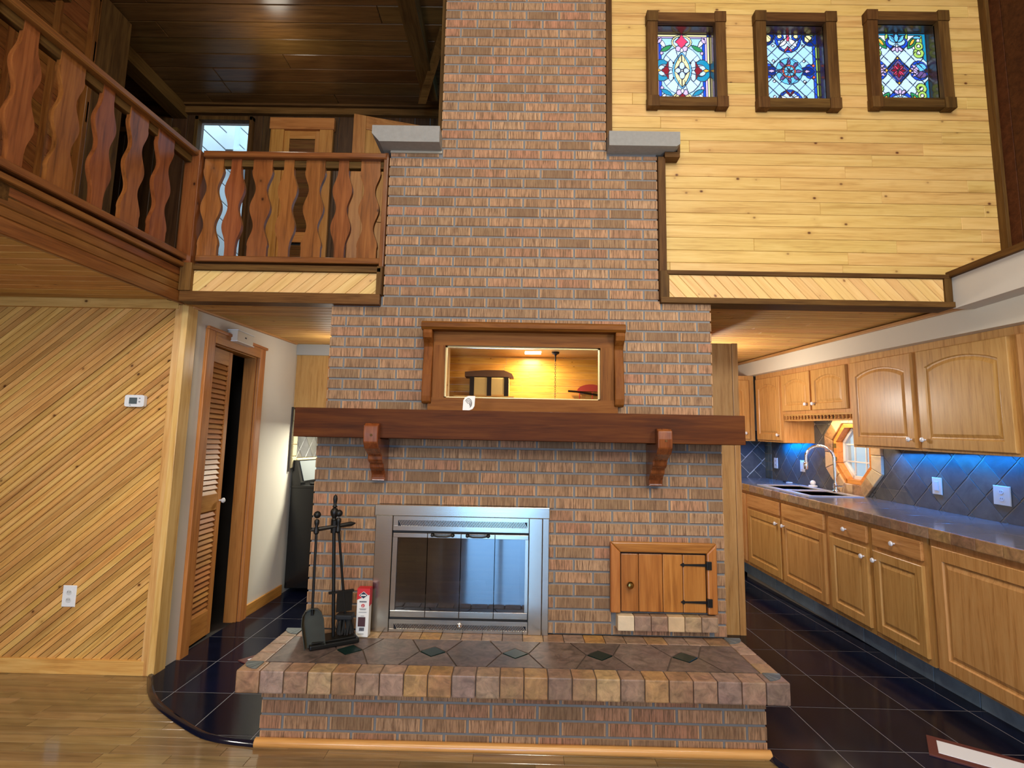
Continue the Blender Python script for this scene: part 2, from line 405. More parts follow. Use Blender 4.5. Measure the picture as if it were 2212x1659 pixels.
htile = stone('hearth_slate_tile', [lin(100, 82, 72), lin(112, 94, 84), lin(92, 76, 70), lin(104, 88, 76)], rough=.45, nscale=20, vary=.6)
green = stone('green_marble', [lin(14, 34, 30), lin(20, 42, 38)], rough=.3, nscale=22, vary=.2, bmp=0, spec=.2)
gslate = stone('blue_grey_slate', [lin(84, 94, 96), lin(98, 108, 108), lin(74, 84, 88)], rough=.4, nscale=18, vary=.3)
cream = stone('cream_stone_tile', [lin(206, 184, 140), lin(216, 190, 148), lin(196, 160, 116), lin(220, 200, 164)], rough=.5, nscale=12, vary=.15)
ctop = stone('counter_slate_tile', [lin(96, 92, 92), lin(110, 104, 100)], rough=.14, nscale=7, vary=.25, bmp=.03)
def steel_mat():
    m, nt, b = mat('brushed_steel')
    n = noise(nt, coords(nt, (2, 2, 260)), 1.5, 2)
    L(nt, mixc(nt, n, lin(154, 144, 128), lin(180, 172, 158)), b.inputs['Base Color']); b.inputs['Metallic'].default_value = 1
    b.inputs['Roughness'].default_value = .22; return m
steel = steel_mat()
dsteel = plain('dark_vent_steel', lin(44, 42, 42), .4, metal=.8)
iron = plain('black_iron', lin(34, 32, 28), .42, metal=.5, spec=.5, nz=.5, nscale=90)
pewter = plain('aged_pewter', lin(62, 58, 42), .38, metal=.7, nz=.6, nscale=30)
brass = plain('antique_brass', lin(150, 116, 60), .25, metal=1)
chrome = plain('chrome', (.8, .8, .82), .08, metal=1)
black = plain('matt_black', lin(14, 13, 12), .7)
soot = plain('sooty_firebox', lin(22, 20, 18), .9, nz=.5, nscale=14)
blk = plain('black_enamel', lin(18, 18, 18), .2)
conc = plain('grey_cast_stone', lin(150, 146, 138), .85, nz=.5, nscale=50, bmp=.3)
def glass_dark():
    m, nt, b = mat('smoked_glass')
    b.inputs['Base Color'].default_value = (.006, .006, .008, 1); b.inputs['Roughness'].default_value = .03; b.inputs['IOR'].default_value = 1.95
    b.inputs['Alpha'].default_value = .86; return m
smoke = glass_dark()
mirror = plain('mirror_silver', (.92, .92, .9), .005, metal=1)
def clear_glass():
    m, nt, b = mat('window_glass'); b.inputs['Base Color'].default_value = (.9, .95, 1, 1); b.inputs['Roughness'].default_value = .02; b.inputs['Alpha'].default_value = .12; return m
glass = clear_glass()
navy = plain('navy_bullnose_tile', lin(14, 18, 34), .1, spec=.6)
navyfloor = navy

# =================================================================== FLOOR
fl = structure('floor')
FF = Fr((0, 0, 0), (1, 0, 0), (0, 1, 0))
box('subfloor', plain('subfloor_dark', lin(50, 36, 24), .9), fl, -5.2, 3.3, -4.6, 6.6, -.1, -.014)
arcL = spline([(-2.02, 3.09, 0), (-1.88, 2.89, 0), (-1.715, 2.725, 0), (-1.43, 2.525, 0), (-1.285, 2.46, 0), (-1.105, 2.43, 0)], 5)
arcR = spline([(1.12, 2.43, 0), (1.15, 2.33, 0), (1.22, 2.15, 0), (1.36, 1.95, 0), (1.6, 1.75, 0), (2.0, 1.6, 0), (3.0, 1.5, 0)], 4)
def inL(x, y): return x > -2.02 and any(a.x <= x <= b.x and y > a.y+(b.y-a.y)*(x-a.x)/(b.x-a.x) for a, b in zip(arcL[:-1], arcL[1:])) or (x > -1.1 and x < 1.1 and y > 2.5)
row = 0; joined = B(); nstrip = 0; cand = []
y = -4.5
while y < 3.12:
    x = -4.6-R.random()*.5
    while x < 3.0:
        ln = .28+.36*R.random(); x1 = min(x+ln, 3.0)
        cx, cy = (x+x1)/2, y+.032
        hid = (cx > 1.75 and y > 1.75) or (y > 2.5 and cx > -1.05) or (all(inL(a, b) for a in (x, x1) for b in (y, y+.064)))
        if not hid and x1-x > .02: cand.append((x+.0005, x1-.0005, y+.0005, y+.0635))
        x = x1
    y += .064
vis = [c for c in cand if c[3] > 2.12 and c[1] > -3.1 and c[0] < 1.5][:290]
for c in vis: piece('plank', floorw, fl, FF, rect(*c), .013, bev=.0008, h=-.013)
vs = set(vis)
for c in cand:
    if c not in vs: joined.box(c[0], c[1], c[2], c[3], -.013, 0)
o = joined.build('planks_beyond_view', floorw, fl); o['kind'] = 'stuff'
# black tiles, two fields
bt = structure('floor_tiles')
def tilefield(region_fn, xs, ys, h):
    for i in range(len(xs)-1):
        for j in range(len(ys)-1):
            P = region_fn(rect(xs[i]+.0022, xs[i+1]-.0022, ys[j]+.0022, ys[j+1]-.0022))
            if P: piece('tile', btile, bt, FF, P, .012, bev=.001, h=h)
convL = [(v.x, v.y) for v in arcL]+[(-1.0, 2.43), (-1.0, 6.5), (-2.02, 6.5)]
tilefield(lambda P: clip(P, convL), [-2.055+.305*k for k in range(5)], [2.10+.39*k for k in range(12)], -.004)
P = B().prism([(v[0], v[1], 0) for v in convL], (0, 0, .007), (0, 0, 0)).build('grout_bed', grout, bt)
CR = [(1.12, 2.43), (1.15, 2.33), (1.22, 2.15), (1.36, 1.95), (1.6, 1.75), (2.0, 1.6), (3.0, 1.5), (3.0, 6.6), (1.12, 6.6)]
def clipR(P):
    return clip(P, CR)
tilefield(clipR, [1.13+.3045*k for k in range(7)], [.93+.39*k-.39*2 for k in range(18)], -.004)
B().prism([(v[0], v[1], 0) for v in CR], (0, 0, .007), (0, 0, 0)).build('grout_bed', grout, bt)
for arc in (arcL, arcR):
    t = B().tube([(v.x, v.y, .004) for v in arc], .017, 8, flat=.7).build('trim_1', navy, None, True); t['kind'] = 'structure'
# two white panels with maroon border lying in the tiles
maroon = plain('maroon_border', lin(92, 44, 40), .6); paper = plain('bright_white_panel', lin(226, 230, 240), .5)
def floor_panel(P, label):
    t = thing('floor_panel', (P[0][0], P[0][1], .008), label, 'floor panel', 'white floor panels with maroon border')
    piece('border', maroon, t, FF, P, .006, bev=.001, h=.008)
    piece('panel', paper, t, FF, inset(P if area2(P) > 0 else P[::-1], .035), .0075, bev=.001, h=.008)
floor_panel([(1.83, 2.47), (1.94, 2.63), (2.36, 2.33), (2.25, 2.17)], 'white panel with maroon border on black tiles before the kitchen cabinets')
floor_panel([(-1.63, 3.28), (-1.56, 3.37), (-1.13, 3.10), (-1.20, 3.01)], 'white panel with maroon border half hidden behind the hearth corner')

# =================================================================== CEILINGS AND OUTER SHELL
shell = structure('wall_back')
BK = Fr((0, -4.5, 0), (-1, 0, 0), (0, 0, 1))       # faces +y
holes = [(-.35, .95, 0, 2.15), (-2.4, -.05, 3.35, 4.6)]
boards('plank', wood('back_wall_pine', **dict(PINE, dark=lin(196, 130, 48), mid=lin(222, 158, 66), light=lin(234, 178, 84)), rough=.4, coat=.2, vary=.12, kn=.3), shell, BK, rect(-3.0, 5.2, 0, 5.6), .14, 0, .02, holes=holes, length=2.6, h=-.02)
box('wall_left', brz, None, -5.2, -5.05, -4.6, 6.6, -.1, 5.6)['kind'] = 'structure'
box('wall_right', plain('wall_right_paint', lin(206, 198, 184), .8, nz=.1, nscale=5), None, 3.0, 3.12, -4.6, 4.27, -.1, 2.34)['kind'] = 'structure'
wr = structure('wall_right_upper')
WR = Fr((2.87, 0, 0), (0, -1, 0), (0, 0, 1))
boards('plank', brz, wr, WR, rect(-3.1, 4.6, 2.33, 5.6), .16, PI/2, .02, h=-.02)
box('backing', dky, wr, 2.9, 3.1, -4.6, 3.1, 2.33, 5.6)
box('ceiling', wood('hall_ceiling_pine', **PINE, rough=.4, coat=.2, vary=.1, kn=.3), None, -5.2, 3.1, -4.6, 3.2, 5.6, 5.7)['kind'] = 'structure'
# loft ceiling of brown boards
lc = structure('ceiling_loft')
LC = Fr((0, 0, 4.585), (1, 0, 0), (0, -1, 0))
boards('plank', ceil_loft, lc, LC, rect(-5.1, -.42, -4.86, -2.0), .17, 0, .02, length=2.2, gap=.002, bev=.005, h=-.02)
box('backing', dkx, lc, -5.1, -.42, 2.0, 4.86, 4.61, 4.66)
# under-loft ceiling, hall ceiling (left) and kitchen ceiling (right); the latter two climb slightly
ul = structure('ceiling_under_loft')
boards('plank', pceil, ul, Fr((0, 0, 2.15), (1, 0, 0), (0, -1, 0)), rect(-5.1, -2.06, -3.12, 4.4), .085, 0, .015, length=2.4, gap=.0015, bev=.004, h=-.015)
box('backing', dkx, ul, -5.1, -2.06, -4.5, 3.4, 2.17, 2.24)
kc = structure('ceiling_kitchen')
sl = .047
boards('plank', pceil, kc, Fr((0, 3.0, 2.115), (1, 0, 0), (0, -1, -sl)), rect(-2.0, -1.09, -2.6, 0), .09, 0, .015, length=2.4, gap=.0015, bev=.004, h=-.015)
boards('plank', pceil, kc, Fr((0, 3.0, 2.20), (1, 0, 0), (0, -1, -sl)), rect(1.12, 2.68, -3.5, 0), .062, 0, .015, length=2.6, gap=.0013, bev=.004, h=-.015)
B().prism([(-2.1, 3.03, 2.14), (-1.1, 3.03, 2.14), (-1.1, 6.6, 2.31), (-2.1, 6.6, 2.31)], (0, 0, .06), (0, 0, 0)).build('backing', dkx, kc); B().prism([(1.13, 3.06, 2.225), (3.0, 3.06, 2.225), (3.0, 6.6, 2.4), (1.13, 6.6, 2.4)], (0, 0, .06), (0, 0, 0)).build('backing', dkx, kc)
B().prism([(-1.1, 3.62, 2.2), (1.13, 3.62, 2.24), (1.13, 6.6, 2.4), (-1.1, 6.6, 2.31)], (0, 0, .06), (0, 0, 0)).build('backing', dkx, kc)

# =================================================================== LEFT WALL of diagonal boards
wl = structure('wall_boarded')
DW = Fr((0, 3.10, 0), (1, 0, 0), (0, 0, 1))
boards('board', pined, wl, DW, rect(-3.6, -2.06, .075, 2.10), .0335, math.radians(41), .014, gap=.0016, bev=.0042, h=-.002)
box('backing', dkx, wl, -5.1, -2.01, 3.103, 3.2, 0, 2.2)
def trim(name, m, *a, bev=.003):
    o = box(name, m, None, *a, bev=bev); o['kind'] = 'structure'; return o
trim('baseboard_left', pinex, -5.1, -2.05, 3.068, 3.10, 0, .078)
trim('trim_3', pceil, -5.1, -2.05, 3.065, 3.10, 2.095, 2.15)
trim('trim_4', pinez, -2.068, -2.022, 3.07, 3.10, 0, 2.12)
trim('trim_5', pinez, -2.022, -1.985, 3.062, 3.16, 0, 2.12)

# thermostat and outlet on it
t = thing('thermostat', (-2.255, 3.085, 1.535), 'white rounded thermostat with small grey screen on diagonal boards', 'thermostat')
bm_ = B().prism([(math.copysign(.058, c)*(abs(c)**.25 if c else 0)-2.253, 3.085, math.copysign(.035, s_)*(abs(s_)**.25)+1.533) for c, s_ in [(math.cos(2*PI*k/28+.01), math.sin(2*PI*k/28+.01)) for k in range(28)]], (0, -.024, 0), (0, 0, 0))
bm_.build('case', plast, t)
box('screen', plain('lcd_grey', lin(86, 96, 98), .2), t, -2.283, -2.237, 3.0585, 3.062, 1.515, 1.552, bev=.001)
for dz in (-.008, .012): box('button', plain('button_grey', lin(150, 150, 150), .4), t, -2.226, -2.218, 3.058, 3.062, 1.533+dz, 1.540+dz)
box('button', plain('button_grey', lin(150, 150, 150), .4), t, -2.28, -2.272, 3.058, 3.062, 1.506, 1.510)
def wallplate(fr, u, v, h, w_, hh, label, kind='outlet', name='outlet_plate', m=None, grp=None):
    t = thing(name, fr.p(u, v, h), label, 'outlet' if kind == 'outlet' else 'switch', grp)
    m = m or plast
    piece('plate', m, t, fr, rect(u-w_/2, u+w_/2, v-hh/2, v+hh/2), .006, bev=.003, h=h)
    dk = plain('slot_dark', lin(60, 58, 56), .6)
    if kind == 'outlet':
        for dv in (-.021, .021):
            k = piece('socket', plain('socket_white', lin(205, 205, 202), .4), t, fr, [(u+.016*math.cos(a), v+dv+.0145*math.sin(a)) for a in [2*PI*i/12 for i in range(12)]], .002, bev=.0005, h=h+.006)
            for du in (-.006, .006): piece('slot', dk, k, fr, rect(u+du-.001, u+du+.001, v+dv-.001, v+dv+.008), .0006, bev=0, h=h+.008)
    else:
        piece('rocker', plain('socket_white', lin(205, 205, 202), .4), t, fr, rect(u-.016, u+.016, v-.032, v+.032), .004, bev=.001, h=h+.006)
    return t
wallplate(DW, -2.527, .413, .010, .078, .118, 'white double outlet plate low on the diagonal boards')

# =================================================================== HALL on the left: wall, pantry door, chime, range corner
HW = Fr((-2.0, 0, 0), (0, 1, 0), (0, 0, 1))          # faces +x
whl = structure('wall_hall')
for k, (a, b_, c, d) in enumerate([(3.12, 3.36, 0, 2.4), (3.36, 3.96, 1.955, 2.4), (3.96, 4.66, 0, 2.4)]): box('panel', white, whl, -2.09, -2.0, a, b_, c, d)
box('panel', white, whl, -2.09, -2.0, 4.66, 6.6, 0, 2.4)
trim('trim_6', wood('ceiling_pine', dark=lin(150, 100, 52), mid=lin(184, 134, 76), light=lin(204, 156, 96), grain='y', rough=.5, coat=.05), -2.0, -1.975, 3.1, 4.62, 2.105, 2.14)
bpy.data.objects['trim_6'].rotation_euler = (math.atan(sl), 0, 0); bpy.data.objects['trim_6'].location.z += .04
trim('baseboard_hall', louy, -2.0, -1.985, 4.04, 4.66, 0, .09)
dr = structure('door_1')
for (a, b_, c, d) in [(3.275, 3.36, 0, 2.03)]: B().box(-2.0, -1.975, a, b_, c, d, .006).build('door_casing', louz, dr)
B().box(-2.0, -1.975, 3.96, 4.045, 0, 2.03, .006).build('door_casing', louz, dr)
B().box(-2.0, -1.973, 3.36, 3.96, 1.945, 2.03, .006).build('door_casing', louy, dr)
B().box(-1.985, -1.965, 3.262, 4.058, 2.02, 2.04, .004).build('door_casing', louy, dr)
box('door_jamb', louz, dr, -2.09, -2.0, 3.945, 3.962, 0, 1.955); box('door_jamb', louz, dr, -2.09, -2.0, 3.358, 3.372, 0, 1.955); box('door_jamb', louy, dr, -2.09, -2.0, 3.372, 3.945, 1.94, 1.955)
# dark pantry behind it
pn = structure('wall_pantry')
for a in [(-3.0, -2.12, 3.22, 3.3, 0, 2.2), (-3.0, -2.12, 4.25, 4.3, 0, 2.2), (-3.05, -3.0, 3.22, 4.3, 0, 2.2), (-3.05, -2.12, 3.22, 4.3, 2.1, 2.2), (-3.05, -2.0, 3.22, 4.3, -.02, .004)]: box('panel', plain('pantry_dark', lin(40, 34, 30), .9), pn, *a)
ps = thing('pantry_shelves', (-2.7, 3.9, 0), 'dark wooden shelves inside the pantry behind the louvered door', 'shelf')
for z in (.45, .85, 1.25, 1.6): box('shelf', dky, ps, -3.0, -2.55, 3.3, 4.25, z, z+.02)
tj = thing('glass_jar', (-2.62, 4.1, 1.62), 'small shiny jar on the top pantry shelf', 'jar')
B().lathe([(.0, 0), (.04, .002), (.042, .01), (.042, .09), (.03, .105), (.03, .115)], (-2.62, 4.1, 1.62)).build('body', glass, tj, True); B().lathe([(.0, .115), (.033, .116), (.033, .13), (0, .132)], (-2.62, 4.1, 1.62)).build('lid', chrome, tj, True)
# louvered leaf, hinged near the viewer and a little open
ld = thing('louvered_door', (-2.03, 3.375, .02), 'amber louvered pine bifold leaf standing ajar in the white hall wall', 'door')
W0, W1, Z0, Z1 = 3.375, 3.70, .02, 1.935
MR = Matrix.Translation((-2.035, W0, 0)) @ Matrix.Rotation(math.radians(4), 4, 'Z') @ Matrix.Translation((2.035, -W0, 0))
def lpart(name, m, shp): shp.turn(MR); return shp.build(name, m, ld)
for a, b_ in ((W0, W0+.045), (W1-.045, W1)): lpart('stile', louz, B().box(-2.05, -2.022, a, b_, Z0, Z1, .002))
for a, b_ in ((Z0, Z0+.16), (.84, .95), (Z1-.10, Z1)): lpart('rail', louy, B().box(-2.048, -2.024, W0+.045, W1-.045, a, b_, .002))
for za, zb in ((Z0+.16, .84), (.95, Z1-.10)):
    n = int((zb-za)/.033)
    for k in range(n):
        z = za+(k+.5)*(zb-za)/n
        s = B().box(-.021, .021, W0+.045, W1-.045, -.003, .003)
        s.turn(Matrix.Translation((-2.036, 0, z)) @ Matrix.Rotation(math.radians(66), 4, 'Y')); lpart('slat', louy, s)
k = B().lathe([(.006, 0), (.006, .014), (.016, .02), (.018, .03), (.01, .037), (0, .038)], (-2.022, W1-.022, .90), (1, 0, 0)); lpart('knob', plast, k)
# door chime box
t = thing('door_chime', (-2.0, 3.645, 2.03), 'white door chime box above the louvered door', 'door chime')
cream_p = plain('ivory_plastic', lin(214, 204, 184), .5)
box('housing', cream_p, t, -2.0, -1.93, 3.53, 3.75, 1.995, 2.07, bev=.006)
for z in (1.991, 2.069): box('rim', plast, t, -2.0, -1.924, 3.525, 3.755, z, z+.006)
box('button', plain('slot_dark', lin(60, 58, 56), .6), t, -1.93, -1.928, 3.63, 3.65, 2.03, 2.04)
# range corner
trim('trim_7', plain('soffit_grey_paint', lin(178, 174, 162), .8), -2.0, -1.70, 4.66, 6.3, 2.095, 2.32, bev=0)
t = thing('wall_cabinet', (-2.0, 4.68, 1.62), 'plain oak side of the hanging cabinet over the black range', 'cabinet')
box('body', oakz, t, -2.0, -1.71, 4.68, 6.2, 1.62, 2.095); box('face_frame', louz, t, -1.71, -1.69, 4.67, 6.2, 1.615, 2.095, bev=.002)
t = thing('range_hood', (-1.9, 4.75, 1.57), 'dark slim range hood under the oak hanging cabinet', 'range hood')
box('body', blk, t, -2.0, -1.62, 4.70, 5.5, 1.56, 1.618, bev=.004)
ws = structure('wall_backsplash_left'); BW = Fr((-1.998, 0, 0), (0, 1, 0), (0, 0, 1))
lb = plain('lit_cream_tile', lin(200, 184, 140), .4, nz=.1, nscale=14)
for i in range(5): piece('tile', lb, ws, BW, rect(4.675, 4.765, 1.08+i*.105, 1.18+i*.105), .02, bev=.006)
for i in range(6): piece('tile', lb, ws, BW, rect(4.77+i*.13, 4.895+i*.13, 1.135, 1.165), .022, bev=.006)
boards('tile', slate, ws, BW, rect(4.77, 5.9, 1.17, 1.56), .15, PI/4, .01, length=.15)
B().box(-2.0, -1.985, 4.64, 4.652, 1.05, 1.62).build('edge_strip', plain('dark_edge_strip', lin(50, 42, 34), .5), ws)
t = thing('kitchen_range', (-1.7, 5.05, 0), 'black enamel kitchen range with grey control panel in the hall corner', 'range')
box('body', blk, t, -1.985, -1.38, 4.70, 5.46, .05, .905, bev=.006); box('cooktop', blk, t, -1.985, -1.36, 4.695, 5.465, .905, .93, bev=.006)
B().prism([(-1.985, 4.70, .93), (-1.985, 4.70, 1.15), (-1.95, 4.70, 1.15), (-1.90, 4.70, .96), (-1.90, 4.70, .93)], (0, .76, 0), (0, 0, 0)).build('backguard', blk, t)
B().prism([(-1.947, 4.76, 1.14), (-1.898, 4.76, .965), (-1.894, 4.76, .966), (-1.943, 4.76, 1.141)], (0, .64, 0), (0, 0, 0)).build('control_panel', plain('panel_grey', lin(104, 108, 108), .5), t)
for yy in (4.86, 5.28):
    for xx in (-1.78, -1.52):
        g = B()
        for a in (0, PI/2, PI/4, -PI/4): g.tube([(xx+.09*math.cos(a), yy+.09*math.sin(a), .945), (xx-.09*math.cos(a), yy-.09*math.sin(a), .945)], .006, 6)
        g.lathe([(.09, .93), (.096, .94), (.09, .947)], (xx, yy, 0)); g.build('burner_grate', iron, t)
box('oven_handle', chrome, t, -1.36, -1.335, 4.78, 5.38, .80, .82, bev=.005)
t = thing('steel_tongs', (-1.55, 4.95, .955), 'bright steel utensil lying on the black range', 'utensil')
B().tube([(-1.66, 4.83, .955), (-1.5, 4.9, .957), (-1.4, 4.96, .96)], .008, 6).tube([(-1.66, 4.83, .955), (-1.52, 4.95, .957), (-1.42, 5.04, .96)], .008, 6).build('tongs', chrome, t)
box('wall_far', white, None, -2.1, 3.1, 6.35, 6.45, 0, 2.5)['kind'] = 'structure'

# =================================================================== HEARTH
he = thing('hearth', (0, 2.45, 0), 'raised brick hearth with slate tile cap and green diamonds', 'hearth')
BRC = {}
def brick_obj(parent, fr, u0, u1, v0, v1, t=.05, h=0):
    g = .0057; return piece('brick', brick, parent, fr, rect(u0+g, u1-g, v0+g, v1-g), t, bev=.0022, h=h+R.uniform(-.0012, .0012))
def brickwork(parent, fr, u0, u1, v0, course, rows, joint, holes=(), t=.05, par=0, only=None):
    n = 0
    for r in range(rows):
        j = joint+(.1016 if (r+par) % 2 else 0); k = math.floor((u0-j)/.2032); a = j+k*.2032
        while a < u1:
            x0, x1 = max(a, u0-.0048), min(a+.2032, u1+.0048)
            rs = [(x0, x1, v0+r*course, v0+(r+1)*course)]
            for hh in holes: rs = [q for p in rs for q in rsub(p, hh)]
            for q in rs:
                if q[1]-q[0] > .02 and q[3]-q[2] > .018: brick_obj(parent, fr, *q, t=t); n += 1
            a += .2032
    return n
HF = Fr((0, 2.495, 0), (1, 0, 0), (0, 0, 1))
box('mortar_core', mortar, he, -1.095, 1.113, 2.451, 2.845, 0, .262)
brickwork(he, HF, -1.10, 1.118, 1.31-1.125-.0636*3, .0636, 1, -1.0, par=1, holes=[(-2, 2, -1, .008)])
brickwork(he, HF, -1.10, 1.118, .0575, .0636, 3, -1.0)
for sx in (-1, 1):
    SF = Fr((-1.05 if sx < 0 else 1.065, 0, 0), (0, -1 if sx < 0 else 1, 0), (0, 0, 1))
    u0, u1 = (-2.86, -2.50) if sx < 0 else (2.50, 2.86)
    brickwork(he, SF, u0, u1, .0575, .0636, 3, -2.55 if sx < 0 else 2.55)
    brickwork(he, SF, u0, u1, -.006, .0636, 1, -2.5 if sx < 0 else 2.5)
box('cap_bed', plain('tile_grout_brown', lin(92, 78, 68), .9), he, -1.155, 1.163, 2.345, 2.845, .262, .341)
CT = Fr((0, 0, .347), (1, 0, 0), (0, 1, 0))
nf = 23; x0, x1 = -1.165, 1.172; p = (x1-x0)/nf
for k in range(nf): box('tile', tan, he, x0+k*p+.0015, x0+(k+1)*p-.0015, 2.333, 2.428, .256, .347, bev=.006)
for sx, (a, b_) in ((-1, (-1.165, -1.085)), (1, (1.09, 1.172))):
    for j in range(4): box('tile', tan, he, a+.001, b_-.001, 2.431+j*.1045, 2.431+(j+1)*.1045-.003, .256, .347, bev=.005)
for k in range(21):
    a = -1.083+k*2.172/21; piece('tile', tan, he, CT, rect(a+.0015, a+2.172/21-.0015, 2.742, 2.846), .008, bev=.0015, h=-.008)
D = [-.762, -.369, .017, .413, .811]; yc = 2.585; y0, y1 = 2.4305, 2.739
def hp(P): 
    if area2(P) < 0: P = P[::-1]
    q = inset(P, .0015) or P; piece('tile', htile, he, CT, q, .008, bev=0, h=-.0085)
for k, d in enumerate(D):
    piece('diamond_tile', green, he, CT, [(d-.058, yc), (d, yc-.058), (d+.058, yc), (d, yc+.058)], .0085, bev=.0012, h=-.008)
    for ya, s_ in ((y0, -1), (y1, 1)): hp([(d-.125, ya), (d+.125, ya), (d+.062, yc+.004*s_), (d, yc+.062*s_), (d-.062, yc+.004*s_)])
for a, b_ in zip(D[:-1], D[1:]): hp([(a+.129, y0), (b_-.129, y0), (b_-.064, yc), (b_-.129, y1), (a+.129, y1), (a+.064, yc)])
hp([(-1.083, y0), (D[0]-.129, y0), (D[0]-.064, yc), (D[0]-.129, y1), (-1.083, y1)]); hp([(D[-1]+.129, y0), (1.088, y0), (1.088, y1), (D[-1]+.129, y1), (D[-1]+.064, yc)])
def fan(cx, cy, a0, a1, r):
    n = 4
    for k in range(n):
        t0, t1 = a0+(a1-a0)*k/n+.02, a0+(a1-a0)*(k+1)/n-.02
        piece('fan_tile', gslate, he, CT, [(cx+.006*math.cos((t0+t1)/2), cy+.006*math.sin((t0+t1)/2)), (cx+r*math.cos(t0), cy+r*math.sin(t0)), (cx+r*math.cos(t1), cy+r*math.sin(t1))], .0035, bev=0, h=-.001)
fan(-1.085, 2.428, PI, 1.5*PI, .078); fan(1.092, 2.428, 1.5*PI, 2*PI, .078); fan(-1.085, 2.85, PI, 1.5*PI, .085); fan(1.092, 2.85, 1.5*PI, 2*PI, .085)
o = B().tube([(-1.105, 2.432, .012), (1.123, 2.432, .012)], .021, 10).build('quarter_round', trimq, he, True)

# =================================================================== FIREPLACE (below the mantel) and CHIMNEY
fp = thing('fireplace', (0, 2.85, .347), 'wide brick fireplace front between the hearth and the mantel', 'fireplace')
for a in [(-1.075, -.63, 2.90, 3.6, .0, 1.487), (.07, 1.111, 2.90, 3.6, .0, 1.487), (-.63, .07, 2.90, 3.6, .93, 1.487)]: box('mortar_core', mortar, fp, *a)
FB = Fr((0, 2.90, 0), (1, 0, 0), (0, 0, 1))
for a in [(-1.075, -.63, 2.856, 2.90, .348, 1.487), (.07, 1.111, 2.856, 2.90, .348, 1.487), (-.63, .07, 2.856, 2.90, .93, 1.487)]: box('mortar_core', mortar, fp, *a)
brickwork(fp, FB, -1.08, 1.115, 1.298-.0635*15, .0635, 18, .217-.2032*8, par=0, holes=[(-.728, .182, 0, .987), (.52, 1.045, .40, .815), (-2, 2, 1.487, 2)])
ch = thing('chimney_breast', (0, 2.964, 1.487), 'stepped brick chimney breast above the mantel', 'chimney')
box('mortar_core', mortar, ch, -1.077, 1.110, 2.970, 3.6, 1.49, 2.165); box('mortar_core', mortar, ch, -.785, .813, 2.970, 3.6, 2.165, 3.09)
CB = Fr((0, 3.014, 0), (1, 0, 0), (0, 0, 1)); c = .0614; zb = 2.536
# rows below zb: row index n counts from zb; n odd -> shifted half a brick
def crow(parent, n0, n1, u0, u1, holes=()):
    brickwork(parent, CB, u0, u1, zb+n0*c, c, n1-n0, .323-.2032*8, par=n0 % 2, holes=holes)
crow(ch, -17, -6, -1.085, 1.117, holes=[(-2, 2, 0, 1.487)])
crow(ch, -6, 9, -.79, .817, holes=[(-.79, -.475, 3.06, 4), (.52, .83, 3.06, 4)])
cf = thing('chimney_flue', (0, 2.964, 3.09), 'narrow brick chimney flue rising between the stone ledges', 'chimney')
box('mortar_core', mortar, cf, -.48, .508, 2.970, 3.6, 3.09, 5.6)
crow(cf, 9, 30, -.485, .512)
j = B()
for n in range(30, 50):
    a = -.485+(.1 if n % 2 else 0)
    while a < .5: j.box(a+.005, min(a+.198, .512), 2.964, 3.0, zb+n*c+.005, zb+(n+1)*c-.005); a += .2032
o = j.build('upper_bricks', brick, cf); o['kind'] = 'stuff'
for lab, a, d in (('left cast stone ledge on the chimney shoulder beside the loft', (-.875, -.478), (-.84)), ('right cast stone ledge on the chimney shoulder beside the pine wall', (.515, .93), None)):
    t = thing('stone_ledge', (a[0], 2.9, 3.06), lab, 'ledge', 'stone ledges on the chimney')
    if d:
        B().prism([(a[0], 0, 3.115), (a[0], 0, 3.165), (a[1], 0, 3.165), (a[1], 0, 3.065), (a[0]+.045, 0, 3.065)], (0, .34, 0), (0, 2.86, 0)).build('slab', conc, t)
        B().box(-.785, -.475, 2.955, 3.2, 3.052, 3.066).build('mortar_bed', plain('pale_mortar', lin(176, 168, 148), .9), t)
    else: B().prism([(a[0], 0, 3.07), (a[0], 0, 3.16), (a[1], 0, 3.16), (a[1], 0, 3.085), (a[1]-.02, 0, 3.07)], (0, .2, 0), (0, 2.875, 0)).build('slab', conc, t)

# mantel beam with corbels
mt = thing('mantel_shelf', (0, 2.7, 1.338), 'thick red-brown timber mantel beam across the brick fireplace', 'mantel')
box('beam', mantx, mt, -1.128, 1.158, 2.655, 2.849, 1.339, 1.487, bev=.003)
def corbel(x0, x1):
    prof = [(2.655, 1.415), (2.622, 1.412), (2.606, 1.40), (2.602, 1.36), (2.606, 1.315), (2.63, 1.285), (2.672, 1.265), (2.70, 1.25), (2.708, 1.225), (2.725, 1.213), (2.745, 1.205), (2.75, 1.185), (2.772, 1.17), (2.79, 1.15), (2.795, 1.128), (2.79, 1.118), (2.85, 1.118), (2.85, 1.339), (2.655, 1.339)]
    s = B().prism([(x0, a, b_) for a, b_ in prof], (x1-x0, 0, 0), (0, 0, 0)); o = s.build('corbel', corbz, mt)
    md = o.modifiers.new('soft', 'BEVEL'); md.width = .006; md.segments = 2; md.limit_method = 'ANGLE'; md.angle_limit = .5
    B().lathe([(0, 0), (.0065, .0002), (.0065, .0015), (0, .002)], ((x0+x1)/2+.004, 2.6025, 1.352), (0, -1, 0), 10).build('peg', dkz, o)
    return o
corbel(-.758, -.684); corbel(.703, .777)

